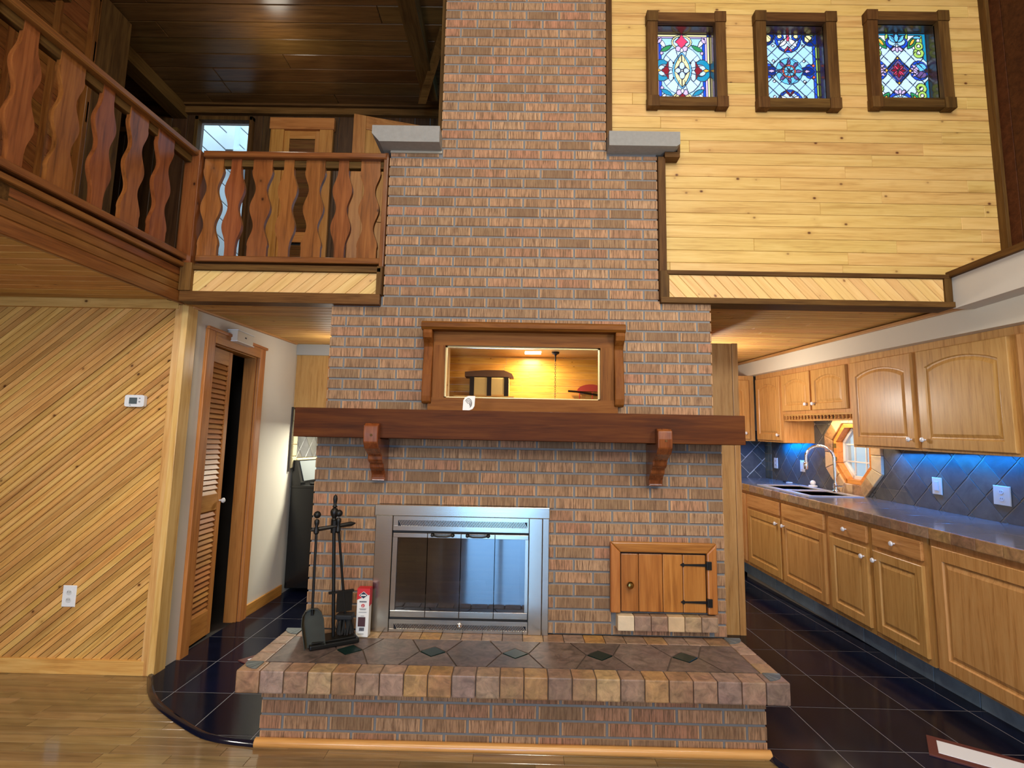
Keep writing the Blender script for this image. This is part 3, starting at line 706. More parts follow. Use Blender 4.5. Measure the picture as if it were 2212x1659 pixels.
# overmantel mirror
om = thing('overmantel_mirror', (.03, 2.93, 1.487), 'oak framed mirror with cornice and scroll brackets standing on the mantel', 'mirror')
X0, X1 = -.475, .545
box('top_rail', mirx, om, X0, X1, 2.915, 2.96, 1.872, 1.95); box('bottom_rail', mirx, om, X0-.02, X1+.02, 2.905, 2.96, 1.488, 1.574)
box('stile', mirz, om, X0, -.408, 2.915, 2.96, 1.574, 1.872); box('stile', mirz, om, .47, X1, 2.915, 2.96, 1.574, 1.872)
g = box('mirror_glass', mirror, om, -.408, .47, 2.945, 2.955, 1.574, 1.872)
bv = B()
for a in [(-.408, .47, 1.864, 1.872), (-.408, .47, 1.574, 1.582), (-.408, -.398, 1.574, 1.872), (.46, .47, 1.574, 1.872)]: bv.box(a[0], a[1], 2.938, 2.946, a[2], a[3])
bv.build('bevel_strip', plain('gilt_bevel', lin(226, 196, 130), .25, metal=.3), g)
B().prism([(0, 2.96, 1.95), (0, 2.96, 1.998), (0, 2.862, 1.998), (0, 2.842, 1.985), (0, 2.842, 1.962), (0, 2.855, 1.95)], (1.136, 0, 0), (-.536, 0, 0)).build('cornice', mirx, om)
for xa in (-.528, .545):
    prof = [(2.96, 1.95), (2.865, 1.95), (2.862, 1.93), (2.872, 1.905), (2.905, 1.88), (2.918, 1.86), (2.915, 1.82), (2.905, 1.76), (2.895, 1.70), (2.892, 1.64), (2.893, 1.58), (2.90, 1.548), (2.915, 1.538), (2.96, 1.538)]
    o = B().prism([(xa, a-.012, b_) for a, b_ in prof], (.052, 0, 0), (0, 0, 0)).build('scroll_bracket', mirz, om)
    md = o.modifiers.new('soft', 'BEVEL'); md.width = .005; md.segments = 2; md.limit_method = 'ANGLE'; md.angle_limit = .6
# white leaf shaped plaque
t = thing('leaf_plaque', (-.243, 2.665, 1.487), 'small white leaf shaped plaque leaning on the mantel edge', 'plaque')
def leaf(s): return [(-.243+s*a, 0, 1.526+s*b_) for a, b_ in [(-.031, -.037), (.004, -.037), (.02, -.03), (.029, -.014), (.031, .037), (-.004, .037), (-.02, .03), (-.029, .014)]]
lean = lambda P, y: [(x, y+(z-1.487)*.12, z) for x, _, z in P]
B().prism(lean(leaf(1), 2.668), (0, .006, 0), (0, 0, 0)).build('plate', plain('plaque_white', lin(226, 220, 210), .4), t)
ar = B()
for k, r in enumerate((.006, .0105, .015, .0195)):
    ar.tube([(-.245+r*1.0*math.cos(a)*.9, 2.6675+.12*(1.522-1.487+r*1.25*math.sin(a)), 1.519+.002*k+r*1.25*math.sin(a)) for a in np.linspace(-.5-.2*k, 2.7, 12)], .0013, 5)
ar.build('fingerprint_mark', plain('mark_brown', lin(70, 54, 44), .6), t)

# =================================================================== FIREPLACE INSERT
fi = thing('fireplace_insert', (-.275, 2.85, .347), 'brushed steel fireplace insert with dark folding glass doors', 'fireplace insert')
x0, x1, zt, zb_ = -.735, .187, .992, .347
yf = 2.822
B().box(x0, x1, yf-.012, 2.86, .936, zt, .003).build('top_frame', steel, fi)
B().box(x0+.004, -.640, yf, 2.86, zb_, .935, .003).build('side_frame', steel, fi); B().box(.080, .150, yf, 2.86, zb_, .935, .003).build('side_frame', steel, fi); B().box(.1515, x1-.002, yf+.002, 2.86, zb_, .935, .002).build('side_frame', steel, fi)
ix0, ix1 = -.638, .078
def vent(z0, z1, zs0, zs1):
    v = box('vent_panel', dsteel, fi, ix0, ix1, yf+.022, yf+.03, zs0-.004, zs1+.004)
    B().box(ix0, ix1, yf+.008, yf+.03, z0, zs0).build('vent_rail', steel, fi); B().box(ix0, ix1, yf+.008, yf+.03, zs1, z1).build('vent_rail', steel, fi)
    g = B(); n = 78; a0, a1 = ix0+.025, ix1-.02
    for k in range(n):
        a = a0+(a1-a0)*k/n; s = .03*.55
        g.prism([(a+s, 0, zs0), (a+s+.0042, 0, zs0), (a+.0042, 0, zs1), (a, 0, zs1)], (0, .006, 0), (0, yf+.014, 0))
    box('vent_end', steel, v, ix0, a0, yf+.01, yf+.025, zs0, zs1); box('vent_end', steel, v, a1+.012, ix1, yf+.01, yf+.025, zs0, zs1)
    o = g.build('vent_slats', steel, v); o['kind'] = 'stuff'
vent(.858, .932, .882, .912); vent(.349, .410, .362, .388)
B().box(ix0, ix1, yf+.016, yf+.03, .846, .858).build('gap_strip', black, fi); B().box(ix0, ix1, yf+.016, yf+.03, .409, .419).build('gap_strip', black, fi)
seams = [ix0, -.455, -.278, -.099, ix1]
for k in range(4):
    a, b_ = seams[k]+.0008, seams[k+1]-.0008
    g = box('glass_door', smoke, fi, a+.001, b_-.001, yf+.018, yf+.023, .450, .824)
    B().box(a, b_, yf+.011, yf+.028, .822, .845, .0015).build('door_rail', steel, g); B().box(a, b_, yf+.011, yf+.028, .420, .452, .0015).build('door_rail', steel, g)
    if k in (0, 3): e = (a, a+.024) if k == 0 else (b_-.016, b_); B().box(e[0], e[1], yf+.011, yf+.028, .452, .822).build('door_stile', steel, g)
    if k in (1, 2):
        hx = (-.428, -.322) if k == 1 else (-.244, -.134)
        h = B().tube([(hx[0]+.008, yf-.012, .838), (hx[0]+.03, yf-.02, .835), (hx[1]-.03, yf-.02, .835), (hx[1]-.008, yf-.012, .838)], .0045, 8)
        for q in hx: h.lathe([(.0, -.028), (.006, -.026), (.009, -.018), (.006, -.01), (.011, 0)], (q, yf+.012, .838), (0, 1, 0), 10)
        h.build('handle', iron, g, True)
B().lathe([(.012, 0), (.012, .008), (.007, .012), (.007, .022), (0, .024)], (-.272, yf+.012, .386), (0, -1, 0), 12).build('damper_knob', chrome, fi, True)
# the sooty firebox and the logs inside
fbx = thing('firebox', (-.28, 3.1, .347), 'sooty firebox hollow behind the smoked glass doors', 'firebox')
for a in [(-.62, .06, 3.32, 3.36, .34, .92), (-.62, -.6, 2.86, 3.34, .34, .92), (.04, .06, 2.86, 3.34, .34, .92), (-.62, .06, 2.86, 3.36, .9, .92), (-.62, .06, 2.86, 3.36, .32, .35)]: box('liner', soot, fbx, *a)
gr = thing('fire_grate', (-.3, 3.05, .35), 'black iron fire grate standing in the firebox', 'grate')
g = B()
for k in range(7): g.tube([(-.48+k*.06, 2.93, .47), (-.48+k*.06, 2.95, .41), (-.48+k*.06, 3.16, .41), (-.48+k*.06, 3.18, .50)], .008, 6)
g.tube([(-.5, 2.98, .40), (-.1, 2.98, .40)], .008, 6).tube([(-.5, 3.12, .40), (-.1, 3.12, .40)], .008, 6)
for x in (-.46, -.14):
    for yy in (2.98, 3.12): g.tube([(x, yy, .35), (x, yy, .40)], .008, 6)
g.build('bars', iron, gr, True)
ash = wood('ashen_log', dark=lin(70, 64, 58), mid=lin(120, 110, 100), light=lin(170, 160, 148), grain='x', rough=.9, coat=0)
for k, (a, b_, c_, r_, lab) in enumerate([((-.50, 3.0, .455), (-.12, 3.02, .45), 0, .036, 'front ashen log on the fire grate behind the glass'), ((-.46, 3.1, .46), (-.10, 3.08, .46), 0, .038, 'rear ashen log on the fire grate behind the glass'), ((-.42, 3.03, .515), (-.16, 3.07, .525), 0, .030, 'topmost ashen log lying across the others in the firebox')]):
    t = thing('fire_log', ((a[0]+b_[0])/2, (a[1]+b_[1])/2, a[2]), lab, 'log', 'logs in the firebox')
    P = [Vector(a).lerp(Vector(b_), i/6)+Vector((0, R.uniform(-.006, .006), R.uniform(-.005, .005))) for i in range(7)]
    B().tube(P, [r_*.9]+[r_*R.uniform(.9, 1.1) for _ in range(5)]+[r_*.85], 9).build('bark', ash, t, True)

# =================================================================== ASH CUPBOARD and its tile ledge
cu = thing('brick_cupboard', (.78, 2.83, .47), 'amber pine cupboard door with iron strap hinges set in the brickwork', 'cupboard')
def mitre(a, b_, c_, d, name, m):
    """frame member given by outer a-b and inner d-c corners"""
    P = [(q[0], 0, q[1]) for q in (a, b_, c_, d)]; s = B().prism(P, (0, .03, 0), (0, 2.812, 0)); o = s.build(name, m, cu)
    md = o.modifiers.new('soft', 'BEVEL'); md.width = .007; md.segments = 3; md.limit_method = 'ANGLE'; md.angle_limit = .9
ox0, ox1, oz0, oz1, wd = .505, 1.058, .470, .826, .052
mitre((ox0, oz0), (ox0, oz1), (ox0+wd, oz1-wd), (ox0+wd, oz0), 'frame_side', cupz); mitre((ox1, oz0), (ox1, oz1), (ox1-wd, oz1-wd), (ox1-wd, oz0), 'frame_side', cupz); mitre((ox0, oz1), (ox1, oz1), (ox1-wd, oz1-wd), (ox0+wd, oz1-wd), 'frame_top', cupx)
box('recess', black, cu, ox0+.02, ox1-.02, 2.842, 2.858, oz0, oz1-.02)
ds = [ox0+wd+.004, .653, .778, .882, ox1-wd-.004]
for a, b_ in zip(ds[:-1], ds[1:]): B().box(a+.0012, b_-.0012, 2.824, 2.842, oz0+.006, oz1-wd-.008, .004).build('door_board', cupz, cu)
B().lathe([(.008, 0), (.008, .01), (.017, .016), (.0185, .026), (.012, .034), (0, .036)], (.605, 2.824, .612), (0, -1, 0), 14).build('knob', brass, cu, True)
for z in (.715, .529):
    h = box('hinge', iron, cu, ox1-wd-.004, ox1-wd+.022, 2.806, 2.824, z-.021, z+.021, bev=.002)
    B().prism([(ox1-wd, 0, z-.007), (ox1-wd, 0, z+.007), (.892, 0, z+.004), (.884, 0, z+.011), (.868, 0, z), (.884, 0, z-.011), (.892, 0, z-.004)], (0, .004, 0), (0, 2.8195, 0)).build('strap', iron, h)
tl = thing('tile_ledge', (.79, 2.82, .388), 'row of tan slate tiles forming a sill under the brick cupboard', 'sill')
p = (1.052-.538)/6
for k in range(6):
    B().box(.538+k*p+.001, .538+(k+1)*p-.001, 2.796, 2.862, .388, .462, .005).build('tile', cream if k in (0, 3) else tan, tl)
# tall oak end panel behind the chimney
t = thing('tall_cabinet', (1.2, 4.2, 0), 'tall oak cabinet end panel standing behind the right side of the chimney', 'cabinet')
box('end_panel', oakz, t, .7, 1.622, 3.92, 3.94, .0, 2.118); box('edge_frame', oakz, t, 1.624, 1.668, 3.915, 4.5, .0, 2.12, bev=.003); box('body', oakz, t, .7, 1.63, 3.94, 4.5, 0, 2.10)

# =================================================================== FIRE TOOLS and log carton on the hearth
bx, by = -.872, 2.66
rot = Matrix.Translation((bx, by, 0)) @ Matrix.Rotation(math.radians(32), 4, 'Z') @ Matrix.Translation((-bx, -by, 0))
ft = thing('fire_tool_stand', (bx, by, .349), 'black iron fire tool stand with finial beside the fireplace insert', 'fire tool stand')
s = B().box(bx-.115, bx+.115, by-.065, by+.065, .349, .371, .006).box(bx-.103, bx+.103, by-.053, by+.053, .371, .380, .004); s.turn(rot); s.build('base', iron, ft)
top = (-.897, 2.655)
lx = lambda z: Vector((bx+.005+(top[0]-bx-.005)*(z-.38)/.6, by+(top[1]-by)*(z-.38)/.6, z))
B().tube([lx(.38), lx(.97)], .0085, 10).build('pole', iron, ft, True)
B().lathe([(.009, 0), (.014, .006), (.01, .014), (.017, .03), (.02, .045), (.014, .058), (.007, .064), (.012, .07), (.007, .078), (.009, .095), (.011, .108), (.008, .122), (0, .13)], lx(.925), (0, 0, 1), 12).build('finial', iron, ft, True)
cz = .898; hL = Vector((-.986, 2.595, cz-.012)); hR = Vector((-.800, 2.70, cz+.012))
B().tube([hL, hL.lerp(hR, .1), hL.lerp(hR, .5), hL.lerp(hR, .9), hR], [.004, .011, .009, .012, .003], 8).build('crossbar', iron, ft, True)
B().tube([lx(cz)+Vector((0, 0, -.03)), lx(cz)+Vector((0, 0, .03))], .016, 8).build('collar', iron, ft, True)
s = B().box(bx+.01, bx+.085, by-.012, by-.004, .49, .585).box(bx-.03, bx+.09, by-.016, by, .58, .59); s.turn(rot)
s.build('back_plate', iron, ft)
def handle_top(p): return B().lathe([(.005, 0), (.013, .01), (.012, .025), (.007, .04), (.012, .055), (.012, .068), (.006, .075)], p-Vector((0, 0, .06)), (0, 0, 1), 10).sphere(p+Vector((0, 0, .036)), .0175, 10)
# shovel
t = thing('fire_shovel', (-.95, 2.6, .38), 'iron ash shovel with rounded pewter pan hung on the left of the tool stand', 'shovel')
pt = Vector((-.958, 2.598, .955)); pb = Vector((-.945, 2.575, .50))
B().tube([pt-Vector((0, 0, .06)), pb], .0065, 8).build('rod', iron, t, True); handle_top(pt-Vector((0, 0, .03))).build('handle', iron, t, True)
V = []; F = []
outl = [(-.046, 0), (-.048, .05), (-.05, .11), (-.043, .145), (-.028, .165), (0, .172), (.028, .165), (.043, .145), (.05, .11), (.048, .05), (.046, 0)]
M = Matrix.Translation((-.915, 2.555, .365)) @ Matrix.Rotation(math.radians(20), 4, 'Z') @ Matrix.Rotation(math.radians(-9), 4, 'X') @ Matrix.Rotation(math.radians(-9), 4, 'Y')
pan = B().prism([(a, 0, b_) for a, b_ in outl], (0, .003, 0), (0, .02, 0))
for (a, b_), (c_, d) in zip(outl[:-1], outl[1:]): pan.prism([(a, -.02, b_), (c_, -.02, d), (c_, .021, d), (a, .021, b_)], (Vector((-(d-b_), 0, c_-a)).normalized()*-.003), (0, 0, 0))
pan.turn(M).build('pan', pewter, t)
# brush
t = thing('hearth_brush', (-.83, 2.68, .38), 'black hearth brush hung on the right of the tool stand', 'brush')
pt = Vector((-.868, 2.645, .958)); pb = Vector((-.822, 2.685, .47))
B().tube([pt-Vector((0, 0, .05)), pb], .0065, 8).build('rod', iron, t, True); handle_top(pt-Vector((0, 0, .03))).build('handle', iron, t, True)
B().box(-.862, -.782, 2.655, 2.715, .455, .478, .006).build('brush_block', black, t)
g = B(); bl = plain('bristle_black', lin(26, 24, 20), .9)
for k in range(70):
    a, b_ = R.uniform(-.855, -.789), R.uniform(2.66, 2.71); g.tube([(a, b_, .456), (a+R.uniform(-.014, .014), b_+R.uniform(-.012, .012), .385)], .0025, 3, False)
o = g.build('bristles', bl, t); o['kind'] = 'stuff'
# white carton with the red top
t = thing('match_carton', (-.749, 2.76, .349), 'white paper carton with red top leaning beside the fireplace insert', 'carton')
cw = plain('carton_white', lin(226, 222, 212), .55); cr = plain('carton_red', lin(196, 30, 34), .45); cn = plain('carton_navy', lin(26, 28, 56), .5); cb = plain('carton_brown', lin(70, 34, 32), .5); cg = plain('carton_print_grey', lin(110, 108, 106), .6)
a, b_, yy, yb = -.782, -.719, 2.735, 2.782
B().box(a, b_, yy, yb, .3495, .582, .004).build('box', cw, t)
bxo = t.children[0]
B().prism([(a-.0006, 0, .584), (b_+.0006, 0, .584), (b_+.0006, 0, .555), (a-.0006, 0, .528)], (0, .048, 0), (0, yy-.0006, 0)).build('red_top', cr, t)
B().box(b_-.001, b_+.0008, yy-.0004, yb, .50, .584).build('red_side', cr, t)
yp = yy-.0014
def flat(name, P, m): return B().prism([(p[0], 0, p[1]) for p in P], (0, .0006, 0), (0, yp, 0)).build(name, m, t)
flat('white_border', [(-.773, .552), (-.75, .57), (-.727, .552), (-.75, .534)], cw); yp -= .0007
flat('navy_diamond', [(-.77, .552), (-.75, .568), (-.73, .552), (-.75, .536)], cn); yp -= .0007
flat('white_lettering', rect(-.763, -.737, .549, .555), cw)
for k in range(7): flat('dark_lettering', rect(-.768+k*.0052, -.7645+k*.0052, .518, .524), cn)
flat('red_disc', [(-.75+.0085*math.cos(q), .502+.0085*math.sin(q)) for q in np.linspace(0, 2*PI, 17)[:-1]], cr); yp -= .0007
for P in ([(-.7535, .506), (-.747, .506), (-.747, .5045), (-.7535, .5045)], [(-.7485, .5045), (-.7465, .5045), (-.751, .499), (-.7535, .499)], [(-.7535, .499), (-.7465, .499), (-.7465, .497), (-.7535, .497)]): flat('white_numeral', P, cw)
for z, w_ in ((.486, .036), (.482, .028), (.470, .04), (.452, .018)): flat('print_line', rect(-.75-w_/2, -.75+w_/2, z, z+.0018), cg)
flat('brown_picture', rect(-.771, -.735, .402, .447), cb)
for k in range(9): flat('barcode_bar', rect(-.764+k*.0028, -.7626+k*.0028+(k % 3)*.0004, .381, .397), cn)
flat('print_line', rect(-.77, -.74, .366, .368), cg)

# =================================================================== LOFT: band, railing, rooms beyond
bd = structure('wall_loft_band')
LB = Fr((0, 2.955, 0), (1, 0, 0), (0, 0, 1))
boards('board', pineb, bd, LB, rect(-1.90, -.82, 2.168, 2.296), .052, math.radians(42), .008, gap=.0006, bev=.0025)
box('backing', dkx, bd, -1.97, -.80, 2.957, 3.02, 2.11, 2.34)
trim('trim_8', dkx, -1.96, -.80, 2.93, 3.0, 2.297, 2.325); trim('trim_9', wood('brown_beam_wood', **brn, grain='x'), -1.96, -.80, 2.925, 3.01, 2.105, 2.167); trim('trim_10', dkz, -.825, -.792, 2.93, 2.99, 2.165, 2.335)
trim('trim_11', wood('brown_beam_wood', **brn, grain='z'), -1.965, -1.898, 2.92, 3.0, 2.168, 2.335)
lf = structure('floor_loft'); box('slab', dkx, lf, -5.1, -.8, 3.02, 6.4, 2.24, 2.34); box('slab', dkx, lf, -5.1, -2.04, -4.4, 3.02, 2.24, 2.34)
# fascia of narrow boards along the open side, following the slightly skewed edge
A, Bp = Vector((-1.965, 2.99, 0)), Vector((-2.17, .2, 0)); dv = (A-Bp).normalized()
FA = Fr((Bp.x, Bp.y, 0), dv, (0, 0, 1)); LA = (A-Bp).length
fa = structure('trim_12')
z = 2.10
for k, hgt in enumerate((.07, .045, .045, .045)):
    piece('board', cex, fa, FA, rect(-3.0, LA, z, z+hgt-.0015), .02, bev=.004, h=-.02+.004*(k == 0)); z += hgt
piece('rail', cex, fa, FA, rect(-3.0, LA, 2.306, 2.335), .045, bev=.004, h=-.02)
rl = thing('loft_railing', (-1.95, 2.97, 2.33), 'red cedar loft railing of scalloped flat balusters', 'railing')
def rail(fr, u0, u1, pre):
    piece('top_rail', cex, rl, fr, rect(u0, u1, 2.998, 3.034), .09, bev=.006, h=-.045); piece('rail_shadow', dkx, rl, fr, rect(u0, u1, 2.955, 2.998), .035, bev=.002, h=-.0175-.012)  # dark strip below the top rail stands for its shadow
    piece('bottom_rail', cex, rl, fr, rect(u0, u1, 2.352, 2.388), .06, bev=.004, h=-.03)
BAL = {}
def balus(fr, u, kind, h=-.012):
    if kind not in BAL:
        Z0, Z1 = 2.388, 2.998; n = 40; pr = []
        for k in range(n+1):
            t = k/n
            if t < .12 or t > .88: hw = .030
            else:
                q = (t-.12)/.76; wv = math.sin(q*2*PI-PI/2)  # two bulges
                wv = -math.cos(q*4*PI); hw = .0455+.0135*wv if 0 < q < 1 else .030
            if kind == 'B': hw = .058 if (t < .12 or t > .88) else .047-.0145*(-math.cos(q*4*PI))
            pr.append((hw, Z0+(Z1-Z0)*t-2.69))
        P = [(-a, b_) for a, b_ in pr]+[(a, b_) for a, b_ in pr[::-1]]
        V = [(a, b_, 0) for a, b_ in P]+[(a, b_, .024) for a, b_ in P]; m_ = len(P); k1 = len(pr)
        F = [(i, (i+1) % m_, m_+(i+1) % m_, m_+i) for i in range(m_)]
        for i in range(k1-1): F += [(i, i+1, m_-2-i, m_-1-i), (m_+i, 2*m_-1-i, 2*m_-2-i, m_+i+1)]
        BAL[kind] = mesh('baluster', V, F, cez_l)
    O = fr.p(u, 2.69, h); M = Matrix((fr.U.to_4d(), fr.V.to_4d(), fr.N.to_4d(), O.to_4d())).transposed(); M[3][:] = (0, 0, 0, 1)
    return link('baluster', BAL[kind], rl, M)
cez_l = wood('cedar_baluster', **dict(ced, mid=lin(122, 68, 30), light=lin(148, 90, 44)), grain='y', knots=lin(40, 16, 6), kn=.3)
RF = Fr((0, 2.975, 0), (1, 0, 0), (0, 0, 1)); rail(RF, -1.90, -.80, 'f')
us = [-1.848, -1.713, -1.552, -1.394, -1.233, -1.064, -.901]
for k, u in enumerate(us): balus(RF, u, 'A' if k % 2 else 'B')
FR = Fr((Bp.x, Bp.y, 0), dv, (0, 0, 1)); rail(FR, -2.6, LA-.03, 'l')
k = 0; u = LA-.27
while u > -1.5: balus(FR, u, 'AB'[k % 2] if k else 'B'); u -= .19; k += 1
box('post', cez, rl, -2.005, -1.915, 2.93, 3.02, 2.30, 3.035, bev=.004); box('post', cez, rl, -.818, -.792, 2.94, 3.0, 2.335, 3.04, bev=.003)
rod = FR.p(LA-.78, 0); B().tube([(rod.x-.03, rod.y, 2.34), (rod.x-.03, rod.y, 2.99)], .008, 6).build('iron_rod', iron, rl)
# loft back wall
lw = structure('wall_loft_back'); YB = 4.8
LW = Fr((0, YB, 0), (1, 0, 0), (0, 0, 1))
dw = wood('dark_loft_boards', dark=lin(44, 28, 14), mid=lin(72, 48, 26), light=lin(92, 64, 36), grain='x', rough=.4, coat=.3, vary=.2)
for (a, b_, c_, d) in [(-5.1, -3.2, 2.3, 4.6), (-3.2, -2.63, 4.47, 4.6), (-2.63, -2.31, 2.3, 4.6), (-2.31, -1.96, 4.34, 4.6), (-1.96, -.4, 2.3, 4.6)]:
    boards('plank', dw, lw, LW, rect(a, b_, c_, d), .15, PI/2, .02, h=-.02)
trim('trim_13', wood('brown_beam_wood', **brn, grain='x'), -5.1, -.45, 4.755, 4.80, 4.50, 4.585); trim('trim_14', dkx, -5.1, -.45, 4.72, 4.79, 4.565, 4.60)
trim('trim_15', wood('brown_beam_wood', **brn, grain='x'), -5.1, -3.35, 4.74, 4.80, 4.28, 4.33)
trim('beam_loft_left', wood('brown_beam_wood', **brn, grain='y'), -3.44, -3.30, 2.4, 4.8, 4.46, 4.585); bpy.data.objects['beam_loft_left'].name = 'trim_16'
trim('trim_17', dky, -.905, -.775, 2.6, 4.45, 4.44, 4.585)
B().prism([(-.93, 4.35, 4.34), (-.86, 4.35, 4.34), (-.60, 3.75, 4.50), (-.66, 3.75, 4.55)], (0, .03, .11), (0, 0, 0)).build('trim_18', wood('brown_beam_wood', **brn, grain='x'), None)['kind'] = 'structure'
trim('trim_19', dkz, -.53, -.486, 3.1, 3.2, 3.2, 4.59)
# boarded block at far left of the loft
bk = structure('wall_loft_block')
boards('board', cex, bk, Fr((0, 3.45, 0), (1, 0, 0), (0, 0, 1)), rect(-5.1, -3.09, 2.34, 4.56), .12, math.radians(-40), .012, bev=.003)
for q_, x in enumerate((-3.12, -3.38, -3.70)): trim('trim_2%d' % q_, cez, x-.02, x+.03, 3.42, 3.46, 2.34, 4.56)
box('backing', dkz, bk, -5.1, -3.095, 3.452, 3.75, 2.34, 4.56)
# glazed door to the bright sun porch
wn = structure('window_1')
for a in [(-3.2, -3.165, 2.34, 4.47), (-2.665, -2.63, 2.34, 4.47), (-3.2, -2.63, 4.43, 4.47)]: B().box(a[0], a[1], 4.76, 4.86, a[2], a[3], .003).build('frame', dkz, wn)
box('pane', glass, wn, -3.165, -2.665, 4.82, 4.824, 2.34, 4.43)
pw = structure('wall_porch')
wp = plain('white_porch_boards', lin(190, 206, 214), .6)
PW = Fr((0, 6.3, 0), (1, 0, 0), (0, 0, 1))
boards('board', wp, pw, PW, rect(-5.0, -2.0, 2.0, 6.2), .17, math.radians(-42), .015, gap=.006, bev=.003)
for a in [(-3.72, -3.62, 4.9, 5.8), (-3.12, -3.02, 4.9, 5.8), (-3.72, -3.02, 4.85, 4.95)]: B().box(a[0], a[1], 6.16, 6.3, a[2], a[3]).build('frame', wp, pw)
box('backing', plain('porch_joint_grey', lin(120, 136, 146), .8), pw, -5.1, -1.9, 6.302, 6.4, 1.9, 6.2); box('porch_floor', plain('porch_floor_grey', lin(160, 168, 172), .4), pw, -5.1, -2.0, 4.9, 6.3, 2.28, 2.33)
# louvered closet door, far
d2 = structure('door_2')
for a in [(-2.44, -2.31, 2.34, 4.332), (-1.96, -1.83, 2.34, 4.332), (-2.45, -1.82, 4.332, 4.45)]: B().box(a[0], a[1], 4.745 if a[1]-a[0] < .3 else 4.738, 4.78, a[2], a[3], .004).build('door_casing', louz if a[1]-a[0] < .3 else loux, d2)
l2 = thing('louvered_closet_door', (-2.13, 4.78, 2.34), 'narrow louvered closet door in the loft behind the front railing', 'door')
for a, b_ in ((-2.31, -2.26), (-2.01, -1.96)): box('stile', louz, l2, a, b_, 4.77, 4.80, 2.34, 4.33)
for a, b_ in ((2.34, 2.5), (3.2, 3.3), (4.25, 4.33)): box('rail', loux, l2, -2.26, -2.01, 4.772, 4.798, a, b_)
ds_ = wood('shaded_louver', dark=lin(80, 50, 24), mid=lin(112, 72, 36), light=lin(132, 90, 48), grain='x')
for za, zb2 in ((2.5, 3.2), (3.3, 4.25)):
    n = int((zb2-za)/.045)
    for k in range(n):
        s = B().box(-2.26, -2.01, -.02, .02, -.004, .004).turn(Matrix.Translation((0, 4.785, za+(k+.5)*.045)) @ Matrix.Rotation(math.radians(-48), 4, 'X')); s.build('slat', ds_, l2)
# panel door standing open
od = thing('loft_panel_door', (-1.5, 4.5, 2.34), 'amber pine panel door standing open in the loft beside the chimney', 'door')
box('closet_dark', black, l2, -2.33, -1.94, 4.805, 4.81, 2.34, 4.33)  # black sheet added so the gaps between the slats stay dark
MD = Matrix.Translation((-1.53, 4.44, 0)) @ Matrix.Rotation(math.radians(16), 4, 'Z')
def dpart(name, m, *a): return B().box(*a, .004).turn(MD).build(name, m, od)
dpart('stile', louz, 0, .11, 0, .04, 2.345, 4.30); dpart('stile', louz, .60, .71, 0, .04, 2.345, 4.30)
for a, b_ in ((2.345, 2.58), (3.3, 3.42), (4.17, 4.30)): dpart('rail', loux, .11, .60, .001, .039, a, b_)
for a, b_ in ((2.58, 3.3), (3.42, 4.17)): dpart('panel', louz, .105, .605, .012, .028, a-.005, b_+.005)

# =================================================================== RIGHT: pine wall with stained glass, band, bulkhead
pwl = structure('wall_pine')
PN = Fr((0, 3.0, 0), (1, 0, 0), (0, 0, 1))
WX = [(.767, 1.250, 3.378, 4.008), (1.435, 1.932, 3.378, 4.018), (2.122, 2.622, 3.392, 4.034)]
ins = [(a+.06, b_-.06, c_+.06, d-.06) for a, b_, c_, d in WX]
boards('plank', pine, pwl, PN, rect(.828, 2.90, 2.32, 3.108), .0772, 0, .012, length=1.5, gap=.0008, bev=.002, h=-.012, off=.02)
boards('plank', pine, pwl, PN, rect(.522, 2.90, 3.108, 4.75), .0772, 0, .012, length=1.5, holes=ins, gap=.0008, bev=.002, h=-.012, off=.02)
sq = []
rs = [(.828, 3.1, 2.2, 3.1), (.522, 3.1, 3.1, 5.6)]
for hh in ins: rs = [q for p_ in rs for q in rsub(p_, hh)]
for q in rs: box('backing', wood('pale_pine_backing', **{k_: v_ for k_, v_ in PINE.items() if k_ != 'knots'}, grain='x'), pwl, q[0], q[1], 3.012, 3.09, q[2], q[3])
trim('trim_23', dkz, .512, .548, 2.955, 3.0, 3.165, 5.0); trim('trim_24', dkz, .818, .862, 2.945, 3.0, 2.168, 3.045); trim('trim_25', dkx, .855, .945, 2.93, 3.0, 3.035, 3.068); trim('trim_26', dkz, .932, .95, 2.94, 3.0, 3.066, 3.165)
trim('trim_27', dkz, 2.85, 2.872, 2.95, 3.0, 2.33, 5.0)
b2 = structure('wall_pine_band')
boards('board', pineb, b2, Fr((0, 2.955, 0), (1, 0, 0), (0, 0, 1)), rect(.872, 2.452, 2.182, 2.318), .052, math.radians(-48), .008, gap=.0006, bev=.0022)
box('backing', dkx, b2, .83, 2.50, 2.957, 3.0, 2.166, 2.34)
trim('trim_28', dkx, .86, 2.49, 2.935, 3.0, 2.319, 2.343); trim('trim_29', dkx, .82, 2.50, 2.93, 3.06, 2.148, 2.181); trim('trim_30', dkz, .82, .871, 2.937, 2.99, 2.165, 2.34); trim('trim_31', dkz, 2.453, 2.495, 2.937, 3.0, 2.165, 2.34)
blkh = plain('bulkhead_shaded_white', lin(198, 190, 178), .8, nz=.12, nscale=6)  # white paint like the soffit, greyed for its shadowed face
B().prism([(2.50, 0, 2.145), (2.50, 0, 2.335), (3.0, 0, 2.335), (3.0, 0, 2.145)], (0, 7.5, 0), (0, -4.55, 0)).build('wall_bulkhead', blkh, None)['kind'] = 'structure'
trim('trim_32', dky, 2.478, 2.53, -4.5, 2.96, 2.325, 2.362)
KS[0] = True
sof = B().box(2.62, 3.0, .2, 6.35, 2.035, 2.20).build('wall_soffit', plain('soffit_white_paint', lin(216, 206, 186), .8, nz=.1, nscale=6), None); sof['kind'] = 'structure'
